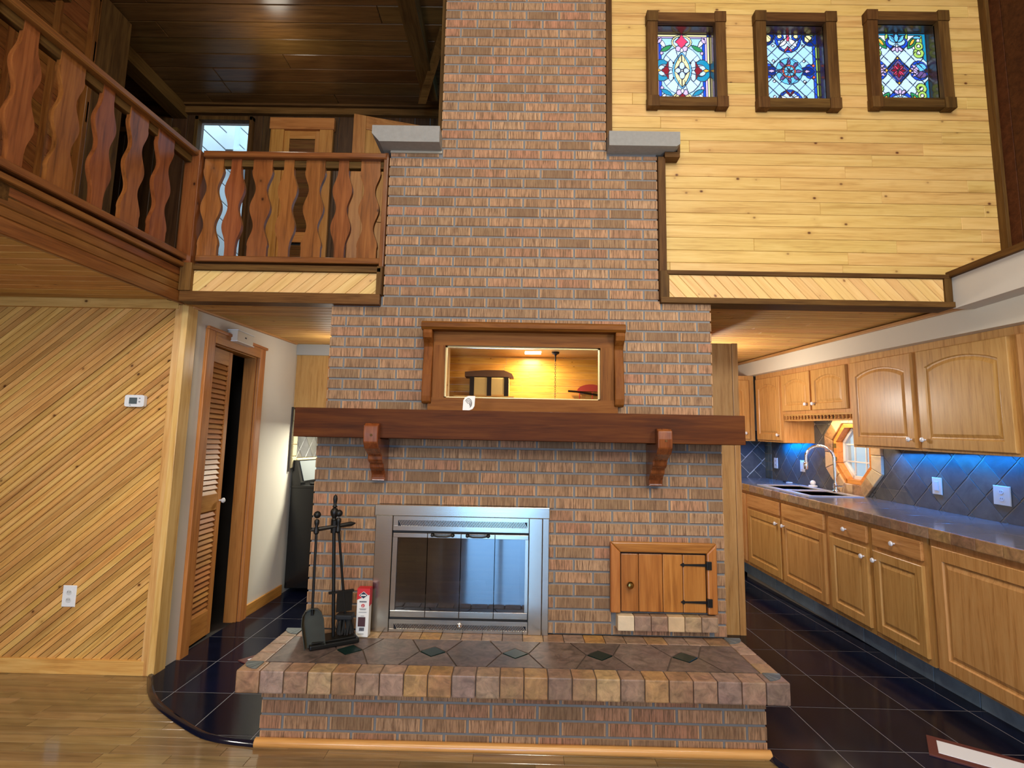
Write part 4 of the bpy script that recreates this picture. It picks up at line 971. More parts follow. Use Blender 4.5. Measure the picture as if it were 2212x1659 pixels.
trim('trim_33', wood('ceiling_pine', dark=lin(150, 100, 52), mid=lin(184, 134, 76), light=lin(204, 156, 96), grain='y', rough=.3, coat=.4), 2.60, 2.62, 3.0, 6.3, 2.175, 2.20)
KS[0] = False

# =================================================================== STAINED GLASS WINDOWS
GC = {'w': (222, 232, 246), 'b': (150, 196, 240), 'l': (176, 206, 244), 'c': (92, 176, 236), 'n': (26, 70, 190), 'd': (14, 40, 120), 't': (24, 128, 168), 'r': (120, 22, 42), 'p': (226, 62, 100),
      'y': (232, 222, 160), 'g': (150, 190, 90), 'e': (40, 130, 80), 'v': (190, 170, 226), 'o': (236, 176, 60), 'm': (96, 76, 130), 'k': (228, 90, 70), 's': (200, 232, 210)}
GM = {}
def glassmat(k):
    if k in GM: return GM[k]
    m, nt, b = mat('stained_glass_'+{'w': 'white', 'b': 'blue', 'l': 'pale_blue', 'c': 'cyan', 'n': 'royal', 'd': 'navy', 't': 'teal', 'r': 'ruby', 'p': 'pink', 'y': 'straw', 'g': 'lime', 'e': 'green', 'v': 'lilac', 'o': 'amber', 'm': 'mauve', 'k': 'coral', 's': 'mint'}[k])
    c = lin(*GC[k]); r = rnd(nt)
    n = noise(nt, coords(nt, (18, 18, 18), r), 1, 3, .6, 1.5)
    cc = mixc(nt, math_(nt, 'MULTIPLY', n, .55), c4(c), tuple(v*.55 for v in c))
    L(nt, mixc(nt, .5, cc, (0, 0, 0)), b.inputs['Base Color']); L(nt, cc, b.inputs['Emission Color']); b.inputs['Emission Strength'].default_value = 1.45  # emission stands in for daylight coming through the glass
    b.inputs['Roughness'].default_value = .1; GM[k] = m; return m
came = plain('lead_came', lin(52, 58, 74), .5, metal=.3)
class Pat:
    def __init__(s, nu=104, nv=136):
        s.nu, s.nv = nu, nv; s.U, s.Vv = np.meshgrid((np.arange(nu)+.5)/nu*2-1, ((np.arange(nv)+.5)/nv*2-1)*nv/nu); s.A = nv/nu
        s.id = np.zeros((nv, nu), int); s.col = ['l']; s.cut = np.zeros((nv, nu), bool)
    def put(s, mask, c): s.col.append(c); s.id[mask] = len(s.col)-1
    def ell(s, x, y, a, b, c, rot=0):
        ca, sa = math.cos(rot), math.sin(rot); X = (s.U-x)*ca+(s.Vv-y)*sa; Y = -(s.U-x)*sa+(s.Vv-y)*ca; s.put((X/a)**2+(Y/b)**2 < 1, c)
    def leaf(s, x, y, a, b, c, rot=0):
        ca, sa = math.cos(rot), math.sin(rot); X = (s.U-x)*ca+(s.Vv-y)*sa; Y = -(s.U-x)*sa+(s.Vv-y)*ca; s.put((np.abs(X) < a) & (np.abs(Y) < b*(1-(X/a)**2)), c)
    def ring(s, x, y, r0, r1, c, a0=None, a1=None, sy=1):
        X, Y = s.U-x, (s.Vv-y)/sy; r = np.hypot(X, Y); m = (r > r0) & (r < r1)
        if a0 is not None: a = np.mod(np.arctan2(Y, X)-a0, 2*PI); m &= a < np.mod(a1-a0, 2*PI)
        s.put(m, c)
    def rect(s, x0, x1, y0, y1, c): s.put((s.U > x0) & (s.U < x1) & (s.Vv > y0) & (s.Vv < y1), c)
    def dia(s, x, y, a, b, c, p=1.0): s.put((np.abs((s.U-x)/a)**p+np.abs((s.Vv-y)/b)**p) < 1, c)
    def line(s, f): s.cut |= f
    def build(s, win, fr, u0, u1, v0, v1):
        idm = s.id; lead = s.cut.copy()
        lead[:, 1:] |= idm[:, 1:] != idm[:, :-1]; lead[1:, :] |= idm[1:, :] != idm[:-1, :]
        lead[0] = lead[-1] = True; lead[:, 0] = lead[:, -1] = True
        du, dv_ = (u1-u0)/s.nu, (v1-v0)/s.nv
        seen = lead.copy(); groups = []
        for j in range(s.nv):
            for i in range(s.nu):
                if seen[j, i]: continue
                st = [(j, i)]; seen[j, i] = True; cells = []; k = idm[j, i]
                while st:
                    a, b = st.pop(); cells.append((a, b))
                    for a2, b2 in ((a+1, b), (a-1, b), (a, b+1), (a, b-1)):
                        if 0 <= a2 < s.nv and 0 <= b2 < s.nu and not seen[a2, b2] and idm[a2, b2] == k: seen[a2, b2] = True; st.append((a2, b2))
                groups.append((s.col[k], cells))
        def runs(cells):
            rows = {}
            for a, b in cells: rows.setdefault(a, []).append(b)
            for a, bs in rows.items():
                bs.sort(); st = pv = bs[0]
                for b in bs[1:]+[10**6]:
                    if b != pv+1: yield a, st, pv+1; st = b
                    pv = b
        def panel(name, cells, m, h, t):
            V = []; F = []
            for a, b0, b1 in runs(cells):
                n = len(V); p = [(u0+b0*du, v0+a*dv_), (u0+b1*du, v0+a*dv_), (u0+b1*du, v0+(a+1)*dv_), (u0+b0*du, v0+(a+1)*dv_)]
                V += [fr.p(*q, h) for q in p]+[fr.p(*q, h+t) for q in p]; F += [(n, n+3, n+2, n+1), (n+4, n+5, n+6, n+7), (n, n+1, n+5, n+4), (n+2, n+3, n+7, n+6)]
            c = sum(V, Vector())/len(V); me = bpy.data.meshes.new(name); me.from_pydata([v-c for v in V], [], F); me.materials.append(m)
            return link(name, me, win, Matrix.Translation(c))
        for c, cells in groups: 
            if len(cells) > 2: panel('glass_piece', cells, glassmat(c), 0, .003)
        L_ = [(j, i) for j in range(s.nv) for i in range(s.nu) if lead[j, i]]
        panel('lead_came', L_, came, -.001, .006)
def pat1():
    p = Pat(); A = p.A
    p.rect(-1, 1, -A, A, 'y'); p.rect(-.9, .9, -A, A-.09, 'v'); p.rect(-.82, .82, -A, A-.16, 'n'); p.rect(-.73, .73, -A, A-.16, 'b')
    for sx in (-1, 1): p.rect(min(sx*.9, sx*1), max(sx*.9, sx*1), A-.09, A, 'd')
    for sx in (-1, 1):
        for sy in (-1, 1): p.leaf(sx*.70, sy*(A-.32), .22, .07, 'w', math.atan2(-sy*1, -sx*.7)); p.leaf(sx*.78, sy*(A-.24), .13, .06, 'v', -math.atan2(-sy*1, -sx*.7))
    p.ell(0, 0, .74, .86, 'l')
    for k in range(12):
        a = 2*PI*k/12+.26; p.line((np.abs((p.U)*math.sin(a)-(p.Vv)*math.cos(a)) < .011) & (p.U*math.cos(a)+p.Vv*math.sin(a) > .35) & (np.hypot(p.U/.74, p.Vv/.86) < 1))
    for sx in (-1, 1):
        p.ring(sx*.72, 0, .10, .30, 't', None, None, 1.3); p.ell(sx*.62, 0, .24, .22, 'l'); p.leaf(sx*.86, 0, .12, .05, 'o'); p.dia(sx*.50, 0, .26, .34, 'r', .75); p.ell(sx*.40, .18, .09, .2, 'l'); p.ell(sx*.40, -.18, .09, .2, 'l')
        for sy in (-1, 1): p.leaf(sx*.56, sy*.78, .24, .08, 'e' if sy > 0 else 't', -sx*sy*.5); p.ell(sx*.72, sy*.62, .06, .06, 'v')
    for sy in (-1, 1):
        p.ell(0, sy*1.02, .36, .26, 'y'); p.ell(0, sy*1.02, .30, .20, 'l' if sy > 0 else 'y'); p.dia(0, sy*1.03, .24, .30, 'p' if sy > 0 else 'r', .8); p.ell(-.12, sy*.78, .1, .1, 'v'); p.ell(.12, sy*.78, .1, .1, 'v'); p.ell(0, sy*.72, .05, .09, 'w')
    p.leaf(0, 0, .66, .34, 'c', PI/2); p.leaf(0, 0, .59, .27, 'y', PI/2); p.line((np.abs(p.U) < .012) & (np.abs(p.Vv) < .6) & (np.abs(p.Vv) > .3)); p.dia(0, 0, .24, .34, 'd', 1)
    for x, y in ((0, .17), (0, -.17), (.15, 0), (-.15, 0)): p.ell(x, y, .10, .13 if x == 0 else .09, 'l')
    p.ell(0, 0, .04, .04, 'w'); return p
def pat2():
    p = Pat(); A = p.A; p.rect(-1, 1, -A, A, 'g'); p.rect(-.94, .92, -A, A-.05, 'n'); p.rect(-.90, .82, -A, A-.05, 'b')
    for k in range(-8, 9):
        for s_ in (1, -1): p.line(np.abs(p.U+s_*p.Vv-.44*k-.1) < .014)
    for x in (-.52, .52):
        for y in (-.9, -.36, .36, .9): p.dia(x, y, .06, .06, 'w')
    for sx in (-1, 1):
        p.ring(sx*.78, A-.12, .12, .30, 'd'); p.ell(sx*.70, A-.16, .13, .13, 'y'); p.ring(sx*.80, -A+.02, .12, .30, 'd'); p.ell(sx*.80, -A+.05, .1, .12, 'y')
        p.ell(sx*.70, .12, .13, .13, 'n'); p.ell(sx*.70, -.12, .13, .13, 'n'); p.leaf(sx*.62, 0, .28, .16, 'd'); p.leaf(sx*.60, 0, .12, .05, 'v'); p.ell(sx*.84, .2, .05, .05, 'k'); p.ell(sx*.84, -.2, .05, .05, 'k')
    for sy in (-1, 1):
        p.ell(0, sy*(A-.12), .46, .54, 'n'); p.ell(0, sy*(A-.14), .36, .44, 'l'); p.leaf(-.16, sy*(A-.30), .2, .09, 'w', sy*.8); p.leaf(.16, sy*(A-.30), .2, .09, 'w', -sy*.8)
        for sx in (-1, 1): p.put((np.abs((p.U*sx*1.1)-(A-.35-p.Vv*sy)*.9+.1) < .04) & (p.U*sx > 0) & (p.U*sx < .24) & (p.Vv*sy > .7), 'p' if sy > 0 else 'r'); p.ell(sx*.28, sy*(A-.1), .14, .13, 'm' if sy < 0 else 'n'); p.ell(sx*.28, sy*(A-.08), .08, .08, 'y')
        p.ell(0, sy*(A-.12), .05, .13, 'p' if sy > 0 else 'e')
    p.ell(0, 0, .46, .46, 'c')
    for k in range(8): a = k*PI/4; p.leaf(.32*math.cos(a), .32*math.sin(a), .13, .055, 'm', a)
    p.ring(0, 0, .18, .23, 'k')
    for k in range(8): a = k*PI/4+.39; p.line((np.abs(p.U*math.sin(a)-p.Vv*math.cos(a)) < .012) & (p.U*math.cos(a)+p.Vv*math.sin(a) > 0) & (np.hypot(p.U, p.Vv) < .23))
    p.ell(0, 0, .05, .05, 'w'); return p
def pat3():
    p = Pat(); A = p.A; p.rect(-1, 1, -A, A, 't'); p.rect(-.96, .86, -A, A-.07, 'g'); p.rect(-.96, .78, -A, A-.07, 'w'); p.dia(0, 0, 1.25, 1.35, 'l')
    for k in range(-6, 7):
        for s_ in (1, -1): p.line((np.abs(p.U+s_*p.Vv*.93-.46*k) < .013) & (np.abs(p.U/1.25)+np.abs(p.Vv/1.35) < 1))
    for sx in (-1, 1):
        for sy in (-1, 1):
            p.ring(sx*.72, sy*.62, .07, .18, 'g'); p.ring(sx*.74, sy*.86, .06, .15, 'g'); p.leaf(sx*.52, sy*.98, .28, .12, 'e', sx*sy*.95); p.leaf(sx*.53, sy*1.0, .17, .05, 'o', sx*sy*.95); p.ell(sx*.70, sy*1.16, .14, .05, 'c'); p.leaf(sx*.34, sy*1.18, .14, .05, 'g', 1.4)
    for sy in (-1, 1):
        p.ell(0, sy*.98, .38, .26, 'n'); p.ell(0, sy*1.02, .30, .18, 'b')
        for a in (-.7, 0, .7): p.leaf(.24*math.sin(a), sy*(1.0+.14*math.cos(a)), .17, .075, 'c', PI/2-sy*a)
        for a in (-.8, 0, .8): p.leaf(.16*math.sin(a), sy*(.76-.02*math.cos(a)), .12, .055, 'v', PI/2+sy*a)
        p.ell(0, sy*.86, .04, .05, 'w')
    for sx in (-1, 1):
        p.ell(sx*.70, 0, .32, .34, 'n'); p.ell(sx*.74, .12, .2, .14, 'c'); p.ell(sx*.74, -.14, .2, .12, 'm')
        for a in (-.7, -.25, .25, .7): p.leaf(sx*(.70-.16*math.cos(a)), .18*math.sin(a), .16, .05, 'v', -sx*a)
        p.dia(sx*.93, 0, .05, .06, 'r')
    p.dia(0, 0, .40, .46, 'n'); p.dia(0, 0, .33, .38, 'm')
    for k in range(8): a = k*PI/4; p.leaf(.12*math.cos(a), .13*math.sin(a), .14, .06, 'p' if k % 2 else 'r', a)
    for x, y in ((0, .44), (0, -.44), (.4, 0), (-.4, 0)): p.ell(x, y, .05, .05, 'o')
    return p
SG = Fr((0, 3.065, 0), (1, 0, 0), (0, 0, 1))
for k, ((a, b_, c_, d), pf) in enumerate(zip(WX, (pat1, pat2, pat3))):
    wn = structure('window_%d' % (k+2)); f = .064; dd = .064
    fm = dict(bev=.003)
    B().box(a+f, b_-f, 2.955, 3.0, d-dd, d-.004, .003).build('frame_top', dkx, wn); B().box(a+f, b_-f, 2.955, 3.0, c_+.004, c_+dd, .003).build('frame_bottom', dkx, wn)
    for q0 in (a, b_-f): B().box(q0, q0+f, 2.955, 3.0, c_+dd, d-dd, .003).build('frame_side', dkz, wn)
    for q0 in (a, b_-f):
        for q1 in (c_, d-dd): B().box(q0-.003, q0+f+.003, 2.948, 3.0, q1-.003, q1+dd+.003, .003).build('corner_block', dkz, wn)
    rv = wood('window_reveal_wood', dark=lin(40, 26, 14), mid=lin(66, 44, 26), light=lin(84, 58, 36), grain='x', rough=.25, coat=.6)
    for q in ((a+f-.01, a+f, c_+dd-.01, d-dd+.01), (b_-f, b_-f+.01, c_+dd-.01, d-dd+.01), (a+f, b_-f, c_+dd-.01, c_+dd), (a+f, b_-f, d-dd, d-dd+.01)): box('reveal', rv, wn, q[0], q[1], 2.99, 3.085, q[2], q[3])
    pf().build(wn, SG, a+f, b_-f, c_+dd, d-dd)
    box('outer_pane', plain('outer_pane_dark', lin(120, 140, 160), .5), wn, a+f, b_-f, 3.072, 3.08, c_+dd, d-dd)

# =================================================================== KITCHEN (right)
KS[0] = True
def csub(P, C):
    out = []; cur = P
    for i in range(len(C)):
        a, b = C[i], C[(i+1) % len(C)]
        o_ = clip_half(cur, b, a); cur2 = clip_half(cur, a, b)
        if len(o_) >= 3 and abs(area2(o_)) > 5e-5: out.append(o_)
        cur = cur2
        if len(cur) < 3: break
    return out
OY, OZ = 4.70, 1.255
def octo(ap, cy=OY, cz_=OZ, s=1.0): 
    r = ap/math.cos(PI/8); return [(-(cy)+r*math.cos(PI/8+k*PI/4)*s, cz_+r*math.sin(PI/8+k*PI/4)) for k in range(8)]
KW = Fr((3.0, 0, 0), (0, -1, 0), (0, 0, 1))       # u = -y, faces -x
wk = structure('wall_kitchen')
wpaint = plain('wall_right_paint', (0, 0, 0))
for a in [(4.27, OY-.27, -.1, 2.34), (OY+.27, 6.45, -.1, 2.34), (OY-.27, OY+.27, -.1, OZ-.27), (OY-.27, OY+.27, OZ+.27, 2.34)]: box('panel', wpaint, wk, 3.0, 3.15, *a)
box('grout_bed', bgrout, wk, 2.996, 3.0, 1.2, OY-.27, .86, 1.36); box('grout_bed', bgrout, wk, 2.996, 3.0, OY+.27, 6.35, .86, 1.36)
W_ = .165; ang = PI/4
reg = rect(-6.18, -1.9, .905, 1.70)
for i in range(-45, 10):
    for j_ in range(-5, 50):
        x0_, y0_ = i*W_, j_*W_; q = [(a*math.cos(ang)-b*math.sin(ang), a*math.sin(ang)+b*math.cos(ang)) for a, b in ((x0_+.003, y0_+.003), (x0_+W_-.003, y0_+.003), (x0_+W_-.003, y0_+W_-.003), (x0_+.003, y0_+W_-.003))]
        q = [(a-.02, b+.0) for a, b in q]
        P = clip(q, reg)
        if not P: continue
        cu_ = sum(p[0] for p in P)/len(P)
        if (min(p[1] for p in P) > 1.34) and not (-5.32 < cu_ < -4.18): continue
        for P2 in csub(P, octo(.255)):
            if math.hypot(sum(p[0] for p in P2)/len(P2)+OY, sum(p[1] for p in P2)/len(P2)-OZ) < .30: continue
            piece('tile', slate, wk, KW, P2, .008, bev=.0012, h=.0)
for k in range(5):
    for a in (-6.34, -6.262): piece('tile', gslate, wk, KW, rect(a, a+.075, .906+k*.092, .906+k*.092+.089), .011, bev=.002)
FK = Fr((0, 6.35, 0), (1, 0, 0), (0, 0, 1))
boards('tile', slate, wk, FK, rect(1.2, 3.0, .90, 1.44), .165, PI/4, .008, length=.165, gap=.003)
# octagonal window
wo = structure('window_5')
o0, o1 = octo(.365, s=1.06), octo(.262)
for k in range(8):
    A_, B_, C_, D_ = o0[k], o0[(k+1) % 8], o1[(k+1) % 8], o1[k]
    for h0, h1 in ((0, .5), (.5, 1)):
        l_ = lambda p, q, t: (p[0]+(q[0]-p[0])*t, p[1]+(q[1]-p[1])*t)
        P = [l_(A_, B_, h0), l_(A_, B_, h1), l_(D_, C_, h1), l_(D_, C_, h0)]
        P = inset(P if area2(P) > 0 else P[::-1], .0015); piece('surround_tile', cream if (k+int(h0*2)) % 3 else tan, wo, KW, P, .03, bev=.004)
ow = wood('orange_jamb', dark=lin(168, 96, 36), mid=lin(206, 132, 60), light=lin(222, 154, 80), grain='x', rough=.35, coat=.4)
i0, i1 = octo(.262), octo(.225)
for k in range(8):
    P = [i0[k], i0[(k+1) % 8], i1[(k+1) % 8], i1[k]]; piece('jamb', ow, wo, KW, P if area2(P) > 0 else P[::-1], .095, bev=0, h=-.08)
vin = plain('white_vinyl_sash', lin(206, 206, 210), .4); i2 = octo(.195)
for k in range(8):
    P = [i1[k], i1[(k+1) % 8], i2[(k+1) % 8], i2[k]]; piece('sash', vin, wo, KW, P if area2(P) > 0 else P[::-1], .03, bev=.002, h=-.075)
piece('pane', glass, wo, KW, i2, .004, bev=0, h=-.066)
for du in (-.075, .075): piece('muntin', vin, wo, KW, rect(-OY+du-.006, -OY+du+.006, OZ-.19, OZ+.19), .012, bev=.001, h=-.070); piece('muntin', vin, wo, KW, rect(-OY-.19, -OY+.19, OZ+du-.006, OZ+du+.006), .012, bev=.001, h=-.070)
for z in (OZ+.06, OZ-.06): B().box(2.955, 2.985, OY+.222, OY+.232, z-.02, z+.02, .002).build('hinge', brass, wo)
# doors
def cab_door(parent, fr, u0, u1, v0, v1, h, m, arch=0, st=.058, name='door'):
    """raised-panel door: one mesh, u0..u1 v0..v1 on the frame"""
    def path(d, ar, n=10):
        a0, a1, b0, b1 = u0+d, u1-d, v0+d, v1-d
        top = [(a1+(a0-a1)*k/n, b1-ar+ar*math.sin(PI*k/n)**.8*1.0 if ar else b1) for k in range(n+1)]
        return [(a0, b0), ((a0+a1)/2, b0), (a1, b0)]+top
    P = [(path(0, 0), 0), (path(0, 0), .018), (path(.004, 0), .021), (path(st, arch), .021), (path(st+.006, arch), .012), (path(st+.014, arch), .011), (path(st+.034, arch), .018)]
    V = []; F = []; n = len(P[0][0])
    for pp, t in P: V += [fr.p(a, b, h+t) for a, b in pp]
    for k in range(len(P)-1): F += [(k*n+i, k*n+(i+1) % n, (k+1)*n+(i+1) % n, (k+1)*n+i) for i in range(n)]
    F += [list(range(n))[::-1], list(range((len(P)-1)*n, len(P)*n))]
    b = B(); b.V = V; b.F = F; return b.build(name, m, parent)
ceram = plain('white_ceramic', lin(226, 226, 232), .18)
def knob(parent, fr, u, v, h): return B().lathe([(.005, 0), (.005, .012), (.013, .016), (.0165, .023), (.013, .030), (0, .033)], fr.p(u, v, h), fr.N, 12).build('knob', ceram, parent, True)
CF = Fr((2.385, 0, 0), (0, -1, 0), (0, 0, 1))
units = [('f', 2.28, 3.10, 'honey oak base cabinet with one tall full height door nearest the camera', ), ('e', 3.12, 3.60, 'honey oak base cabinet with drawer and door next to the tall door cabinet'), ('d', 3.60, 4.08, 'honey oak base cabinet with drawer and door next to the sink cabinet'),
         ('c', 4.08, 5.47, 'wide honey oak sink cabinet with two false drawer fronts and two doors'), ('a', 5.47, 5.70, 'narrow honey oak base cabinet in the far corner left of the sink cabinet')]
for kd, a, b_, lab in units:
    t = thing('base_cabinet', (2.65, (a+b_)/2, 0), lab, 'cabinet', 'kitchen base cabinets')
    box('body', oakz, t, 2.385, 2.99, a+.001, b_-.001, .125, .842)
    if kd == 'f': d = cab_door(t, CF, -3.07, -2.32, .142, .805, 0, oakz, 0, .07); knob(d, CF, -2.37, .755, .021)
    elif kd in 'ed':
        d = cab_door(t, CF, -b_+.03, -a-.03, .160, .672, 0, oakz, 0, .055); knob(d, CF, (-a-.058) if kd == 'd' else (-b_+.058), .612, .021)
        w_ = B().box(2.364, 2.385, a+.03, b_-.03, .700, .812, .005).build('drawer', oaky, t); knob(w_, CF, -(a+b_)/2, .755, .021)
    elif kd == 'c':
        for (p0, p1, ku) in ((4.12, 4.755, 4.71), (4.79, 5.44, 4.835)):
            d = cab_door(t, CF, -p1, -p0, .160, .672, 0, oakz, 0, .06); knob(d, CF, -ku, .625, .021)
            B().box(2.364, 2.385, p0, p1, .695, .812, .005).build('false_drawer', oaky, t)
    else: d = cab_door(t, CF, -b_+.02, -a-.02, .160, .81, 0, oakz, 0, .045); knob(d, CF, -b_+.06, .74, .021)
bb = structure('baseboard_kitchen')
TK = Fr((2.455, 0, 0), (0, -1, 0), (0, 0, 1)); y = 2.0
while y < 5.7: piece('tile', stone('toe_slate_tile', [lin(110, 126, 140), lin(124, 138, 148)], rough=.4, vary=.25), bb, TK, rect(-y-.30, -y, 0.001, .115), .012, bev=.002); y += .305
box('backing', bgrout, bb, 2.456, 2.47, 2.0, 5.7, 0, .125)
# counter with sink
cn_ = thing('worktop', (2.7, 4.0, .86), 'long grey slate tiled worktop with tan tile edge along the kitchen wall', 'worktop')
SB = [(4.50, 4.90, 2.50, 2.86), (4.96, 5.36, 2.50, 2.86)]; hole = (-5.40, -4.46, 2.0, 2.0)
def cslab(name, m, x0_, x1_, z0_, z1_, bevel=0):
    rs = [(x0_, x1_, 2.0, 6.34)]
    for s_ in SB: rs = [q for p_ in rs for q in rsub(p_, (s_[2], s_[3], s_[0], s_[1]))]
    g = B()
    for q in rs: g.box(q[0], q[1], q[2], q[3], z0_, z1_)
    return g.build(name, m, cn_)
cslab('substrate', bgrout, 2.375, 2.995, .843, .900)
TF = Fr((0, 0, .900), (1, 0, 0), (0, 1, 0)); y = 2.0
while y < 6.3:
    for xa, xb in ((2.362, 2.67), (2.673, 2.99)):
        rs = [(xa, xb, y+.001, min(y+.305, 6.34)-.001)]
        for s_ in SB: rs = [q for p_ in rs for q in rsub(p_, (s_[2]-.01, s_[3]+.01, s_[0]-.01, s_[1]+.01))]
        for q in rs:
            if q[1]-q[0] > .01 and q[3]-q[2] > .01: piece('tile', ctop, cn_, TF, rect(*q), .006, bev=.001)
    y += .305
y = 2.0
while y < 5.66: B().box(2.352, 2.376, y+.001, min(y+.152, 5.67)-.001, .842, .906, .005).build('edge_tile', tan, cn_); y += .1525
sk = thing('kitchen_sink', (2.68, 4.93, .88), 'double bowl steel sink set in the slate worktop', 'sink')
sst = plain('sink_steel', lin(122, 120, 116), .35, metal=.35)
rs = [(2.455, 2.915, 4.46, 5.40)]
for s_ in SB: rs = [q for p_ in rs for q in rsub(p_, (s_[2], s_[3], s_[0], s_[1]))]
g = B()
for q in rs: g.box(q[0], q[1], q[2], q[3], .904, .913)
g.build('rim', plain('bright_sink_rim', lin(206, 208, 214), .25, metal=.35), sk)
for s_ in SB:
    g = B(); x0_, x1_, a, b_ = s_[2], s_[3], s_[0], s_[1]
    g.box(x0_-.004, x0_, a, b_, .72, .905).box(x1_, x1_+.004, a, b_, .72, .905).box(x0_, x1_, a-.004, a, .72, .905).box(x0_, x1_, b_, b_+.004, .72, .905).box(x0_, x1_, a, b_, .715, .72); g.build('bowl', sst, sk)
    B().lathe([(0, 0), (.03, .001), (.034, .004), (0, .003)], ((x0_+x1_)/2, (a+b_)/2, .7205), (0, 0, 1), 14).build('drain', chrome, sk, True)
t = thing('kitchen_faucet', (2.885, 4.80, .913), 'tall chrome gooseneck faucet behind the double bowl sink', 'faucet')
fb_ = Vector((2.885, 4.80, .913)); tip = Vector((-.20, .10, 0)); 
P = [fb_, fb_+Vector((0, 0, .26))]+[fb_+Vector((0, 0, .29))+tip*(.5-.5*math.cos(a))+Vector((0, 0, .11*math.sin(a))) for a in np.linspace(.1, PI, 12)]+[fb_+tip+Vector((0, 0, .25))]
B().tube(P, .0125, 12).build('spout', chrome, t, True)
B().lathe([(.014, 0), (.017, .005), (.019, .06), (.015, .066)], fb_+tip+Vector((-.002, 0, .185)), (0, 0, 1), 12).build('spray_head', chrome, t, True)
B().lathe([(.028, 0), (.028, .01), (.021, .016), (.021, .075), (.014, .08)], fb_, (0, 0, 1), 14).build('base', chrome, t, True)
B().tube([fb_+Vector((0, 0, .05)), fb_+Vector((0, -.05, .055)), fb_+Vector((0, -.11, .062))], [.012, .010, .009], 10).build('lever', chrome, t, True)
t = thing('soap_dish', (2.94, 5.22, .913), 'small white round dish with ball beside the sink', 'dish')
B().lathe([(0, 0), (.036, .001), (.042, .012), (.036, .02), (0, .021)], (2.935, 5.25, .9065), (0, 0, 1), 16).build('dish', ceram, t, True); B().sphere((2.935, 5.25, .948), .026, 14).build('ball', ceram, t, True)
t = thing('small_scraper', (2.92, 5.75, .907), 'tiny white scraper with dark handle lying on the far worktop', 'scraper')
box('blade', ceram, t, 2.90, 2.95, 5.66, 5.70, .907, .915, bev=.002); box('handle', black, t, 2.915, 2.935, 5.70, 5.80, .907, .919, bev=.003)
ivory = plain('ivory_plastic', lin(214, 204, 184), .5)
wallplate(KW, -3.285, 1.07, .010, .115, .118, 'ivory outlet plate on the slate tiles nearest the camera', m=ivory)
wallplate(KW, -3.78, 1.075, .010, .085, .118, 'ivory switch plate on the slate tiles right of the octagon window', 'switch', 'switch_plate', m=ivory)
wallplate(KW, -5.52, 1.09, .010, .085, .118, 'ivory switch plate on the slate tiles left of the faucet', 'switch', 'switch_plate', m=ivory)
wallplate(KW, -6.08, 1.085, .010, .08, .118, 'white outlet plate in the far blue lit corner of the backsplash')
# upper cabinets
UF = Fr((2.69, 0, 0), (0, -1, 0), (0, 0, 1))
ups = [(2.02, 2.80, 1.325, 'honey oak wall cabinet at the picture edge with arched door, before the others', None), (2.80, 3.505, 1.325, 'large honey oak wall cabinet with arched door and knob at its far lower corner', 'far'), (3.505, 4.205, 1.325, 'honey oak wall cabinet with arched door beside the octagon window', 'near'),
       (4.205, 5.285, 1.60, 'short double door honey oak cabinet above the kitchen window', 'pair'), (5.285, 5.86, 1.325, 'tall honey oak wall cabinet on the far side of the kitchen window', 'near')]
for a, b_, zb2, lab, kd in ups:
    t = thing('wall_cabinet', (2.84, (a+b_)/2, zb2), lab, 'cabinet', 'kitchen wall cabinets')
    box('body', oakz, t, 2.69, 2.995, a+.0008, b_-.0008, zb2, 2.034)
    if kd == 'pair':
        for p0, p1, ku in ((4.235, 4.735, 4.69), (4.765, 5.26, 4.81)): d = cab_door(t, UF, -p1, -p0, zb2+.03, 1.985, 0, oakz, .045, .055); knob(d, UF, -ku, zb2+.085, .021)
    else:
        d = cab_door(t, UF, -b_+.028, -a-.028, zb2+.018, 1.985, 0, oakz, .05 if b_-a > .6 else .045, .062)
        if kd: knob(d, UF, (-b_+.06) if kd == 'far' else (-a-.06), zb2+.075, .021)
t = thing('corner_wall_cabinet', (2.2, 6.1, 1.325), 'honey oak wall cabinet facing the room in the far kitchen corner', 'cabinet')
box('body', oakz, t, 1.5, 2.68, 5.90, 6.34, 1.325, 2.034); UB = Fr((0, 5.90, 0), (1, 0, 0), (0, 0, 1)); d = cab_door(t, UB, 2.20, 2.62, 1.345, 1.985, 0, oakz, .05, .06); knob(d, UB, 2.56, 1.41, .021); d = cab_door(t, UB, 1.75, 2.16, 1.345, 1.985, 0, oakz, .05, .06); knob(d, UB, 1.81, 1.41, .021)
t = thing('corner_base_cabinet', (1.9, 6.0, 0), 'honey oak base cabinet return in the far kitchen corner', 'cabinet')
box('body', oakz, t, 1.3, 2.38, 5.72, 6.34, .1, .842); box('top', ctop, t, 1.28, 2.36, 5.69, 6.34, .843, .906)
t = thing('spindle_valance', (2.70, 4.74, 1.54), 'small oak spindle valance under the short cabinet above the kitchen window', 'valance')
for z0_, z1_ in ((1.535, 1.548), (1.585, 1.60)): box('rail', oaky, t, 2.695, 2.715, 4.21, 5.28, z0_, z1_)
for k in range(20):
    y = 4.24+k*.053; B().lathe([(.007, 0), (.012, .009), (.006, .018), (.012, .028), (.007, .037)], (2.705, y, 1.548), (0, 0, 1), 8).build('spindle', oakz, t, True)
KS[0] = False

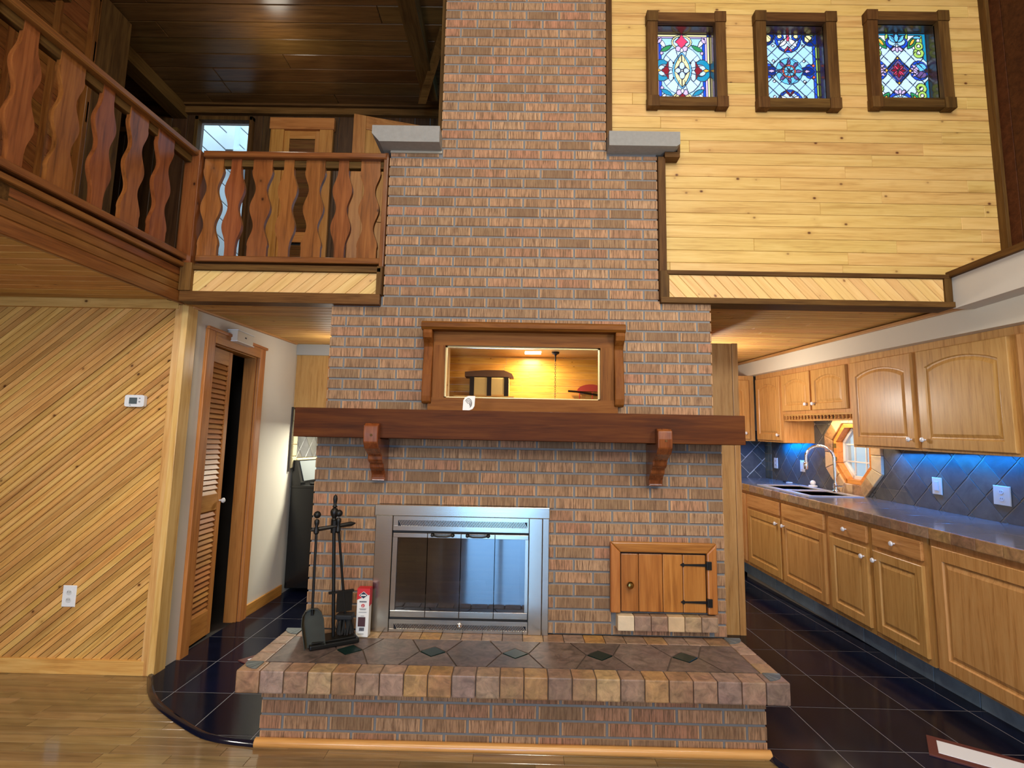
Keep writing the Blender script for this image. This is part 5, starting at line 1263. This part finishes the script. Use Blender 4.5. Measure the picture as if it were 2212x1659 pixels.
# =================================================================== what the mirror shows: far end of the hall
t = thing('pendant_lamp', (.725, -3.9, 3.1), 'dark pendant canopy with chain seen in the overmantel mirror', 'lamp')
trim('ceiling_back', wood('hall_ceiling_pine', **PINE), -3.2, 3.0, -4.48, -3.0, 3.1, 3.16)
ik = plain('dark_bronze', lin(36, 22, 14), .5, metal=.5)
B().lathe([(0, .0), (.075, -.0), (.07, -.03), (.03, -.05), (.015, -.07), (.012, -.18), (0, -.18)], (.725, -3.9, 3.1), (0, 0, 1), 14).build('canopy', ik, t, True)
for k in range(22):
    z = 2.91-k*.042; a = k % 2
    B().tube([(.725+(.012*math.cos(q) if a else 0), -3.9+(0 if a else .012*math.cos(q)), z+.025*math.sin(q)) for q in np.linspace(0, 2*PI, 11)], .004, 5, False).build('chain_link', ik, t)
B().lathe([(.02, 0), (.05, -.02), (.19, -.16), (.2, -.2), (.19, -.2), (.04, -.03), (0, -.02)], (.725, -3.9, 2.0), (0, 0, 1), 20).build('shade', ik, t, True)
t = thing('pine_post', (-1.28, -3.6, 0), 'square pine post reflected at the left edge of the mirror', 'post')
box('shaft', pinez, t, -1.42, -1.24, -3.7, -3.52, 0, 3.1, bev=.008)
t = thing('strapped_hamper', (-.72, -4.2, 2.25), 'cream hamper with dark straps on a shelf, seen in the mirror', 'hamper')
cv = plain('cream_canvas', lin(214, 178, 112), .8, nz=.2, nscale=40)
box('body', cv, t, -.90, -.14, -4.42, -4.06, 2.257, 2.62, bev=.03)
for x in (-.90, -.57, -.24): box('strap', ik, t, x, x+.085, -4.43, -4.05, 2.256, 2.63, bev=.004)
B().prism([(-1.0, 0, 2.632), (-.06, 0, 2.632), (-.10, 0, 2.70), (-.25, 0, 2.76), (-.6, 0, 2.76), (-1.0, 0, 2.72)], (0, .34, 0), (0, -4.41, 0)).build('lid', plain('dark_lid', lin(92, 56, 24), .6), t)  # dark curved shape added over the hamper; the lid is made up
t = thing('wall_shelf', (-.5, -4.3, 2.22), 'pine wall shelf under the hamper at the far end', 'shelf'); box('board', pinex, t, -1.2, -.05, -4.48, -4.03, 2.225, 2.255)
t = thing('red_sled', (1.38, -4.35, 2.3), 'red curved sled with dark runner hung on the far pine wall', 'sled')
B().prism([(1.2+.3*(1-math.cos(a))*.9, 0, 2.42+.14*math.sin(a)) for a in np.linspace(0, PI, 14)], (0, .08, 0), (0, -4.48, 0)).build('seat', plain('sled_red', lin(176, 58, 44), .4), t)
B().tube([(1.02, -4.42, 2.42), (1.2, -4.42, 2.41), (1.6, -4.42, 2.35), (1.78, -4.42, 2.33)], .02, 8).build('runner', ik, t)
for x in (1.25, 1.5): B().tube([(x, -4.42, 2.45), (x, -4.42, 2.27)], .012, 6).build('strut', plain('sled_red', (0, 0, 0)), t)
# glazed opening in the wall behind the camera
wf = structure('window_6')
vin = plain('white_vinyl_sash', (0, 0, 0))
for a in [(-.95, -.87, 0, 2.15), (.27, .35, 0, 2.15), (-.87, .27, 2.07, 2.15), (-.87, .27, 0, .08), (-.28, -.20, .08, 2.07)]: B().box(a[0], a[1], -4.52, -4.46, a[2], a[3]).build('frame', vin, wf)
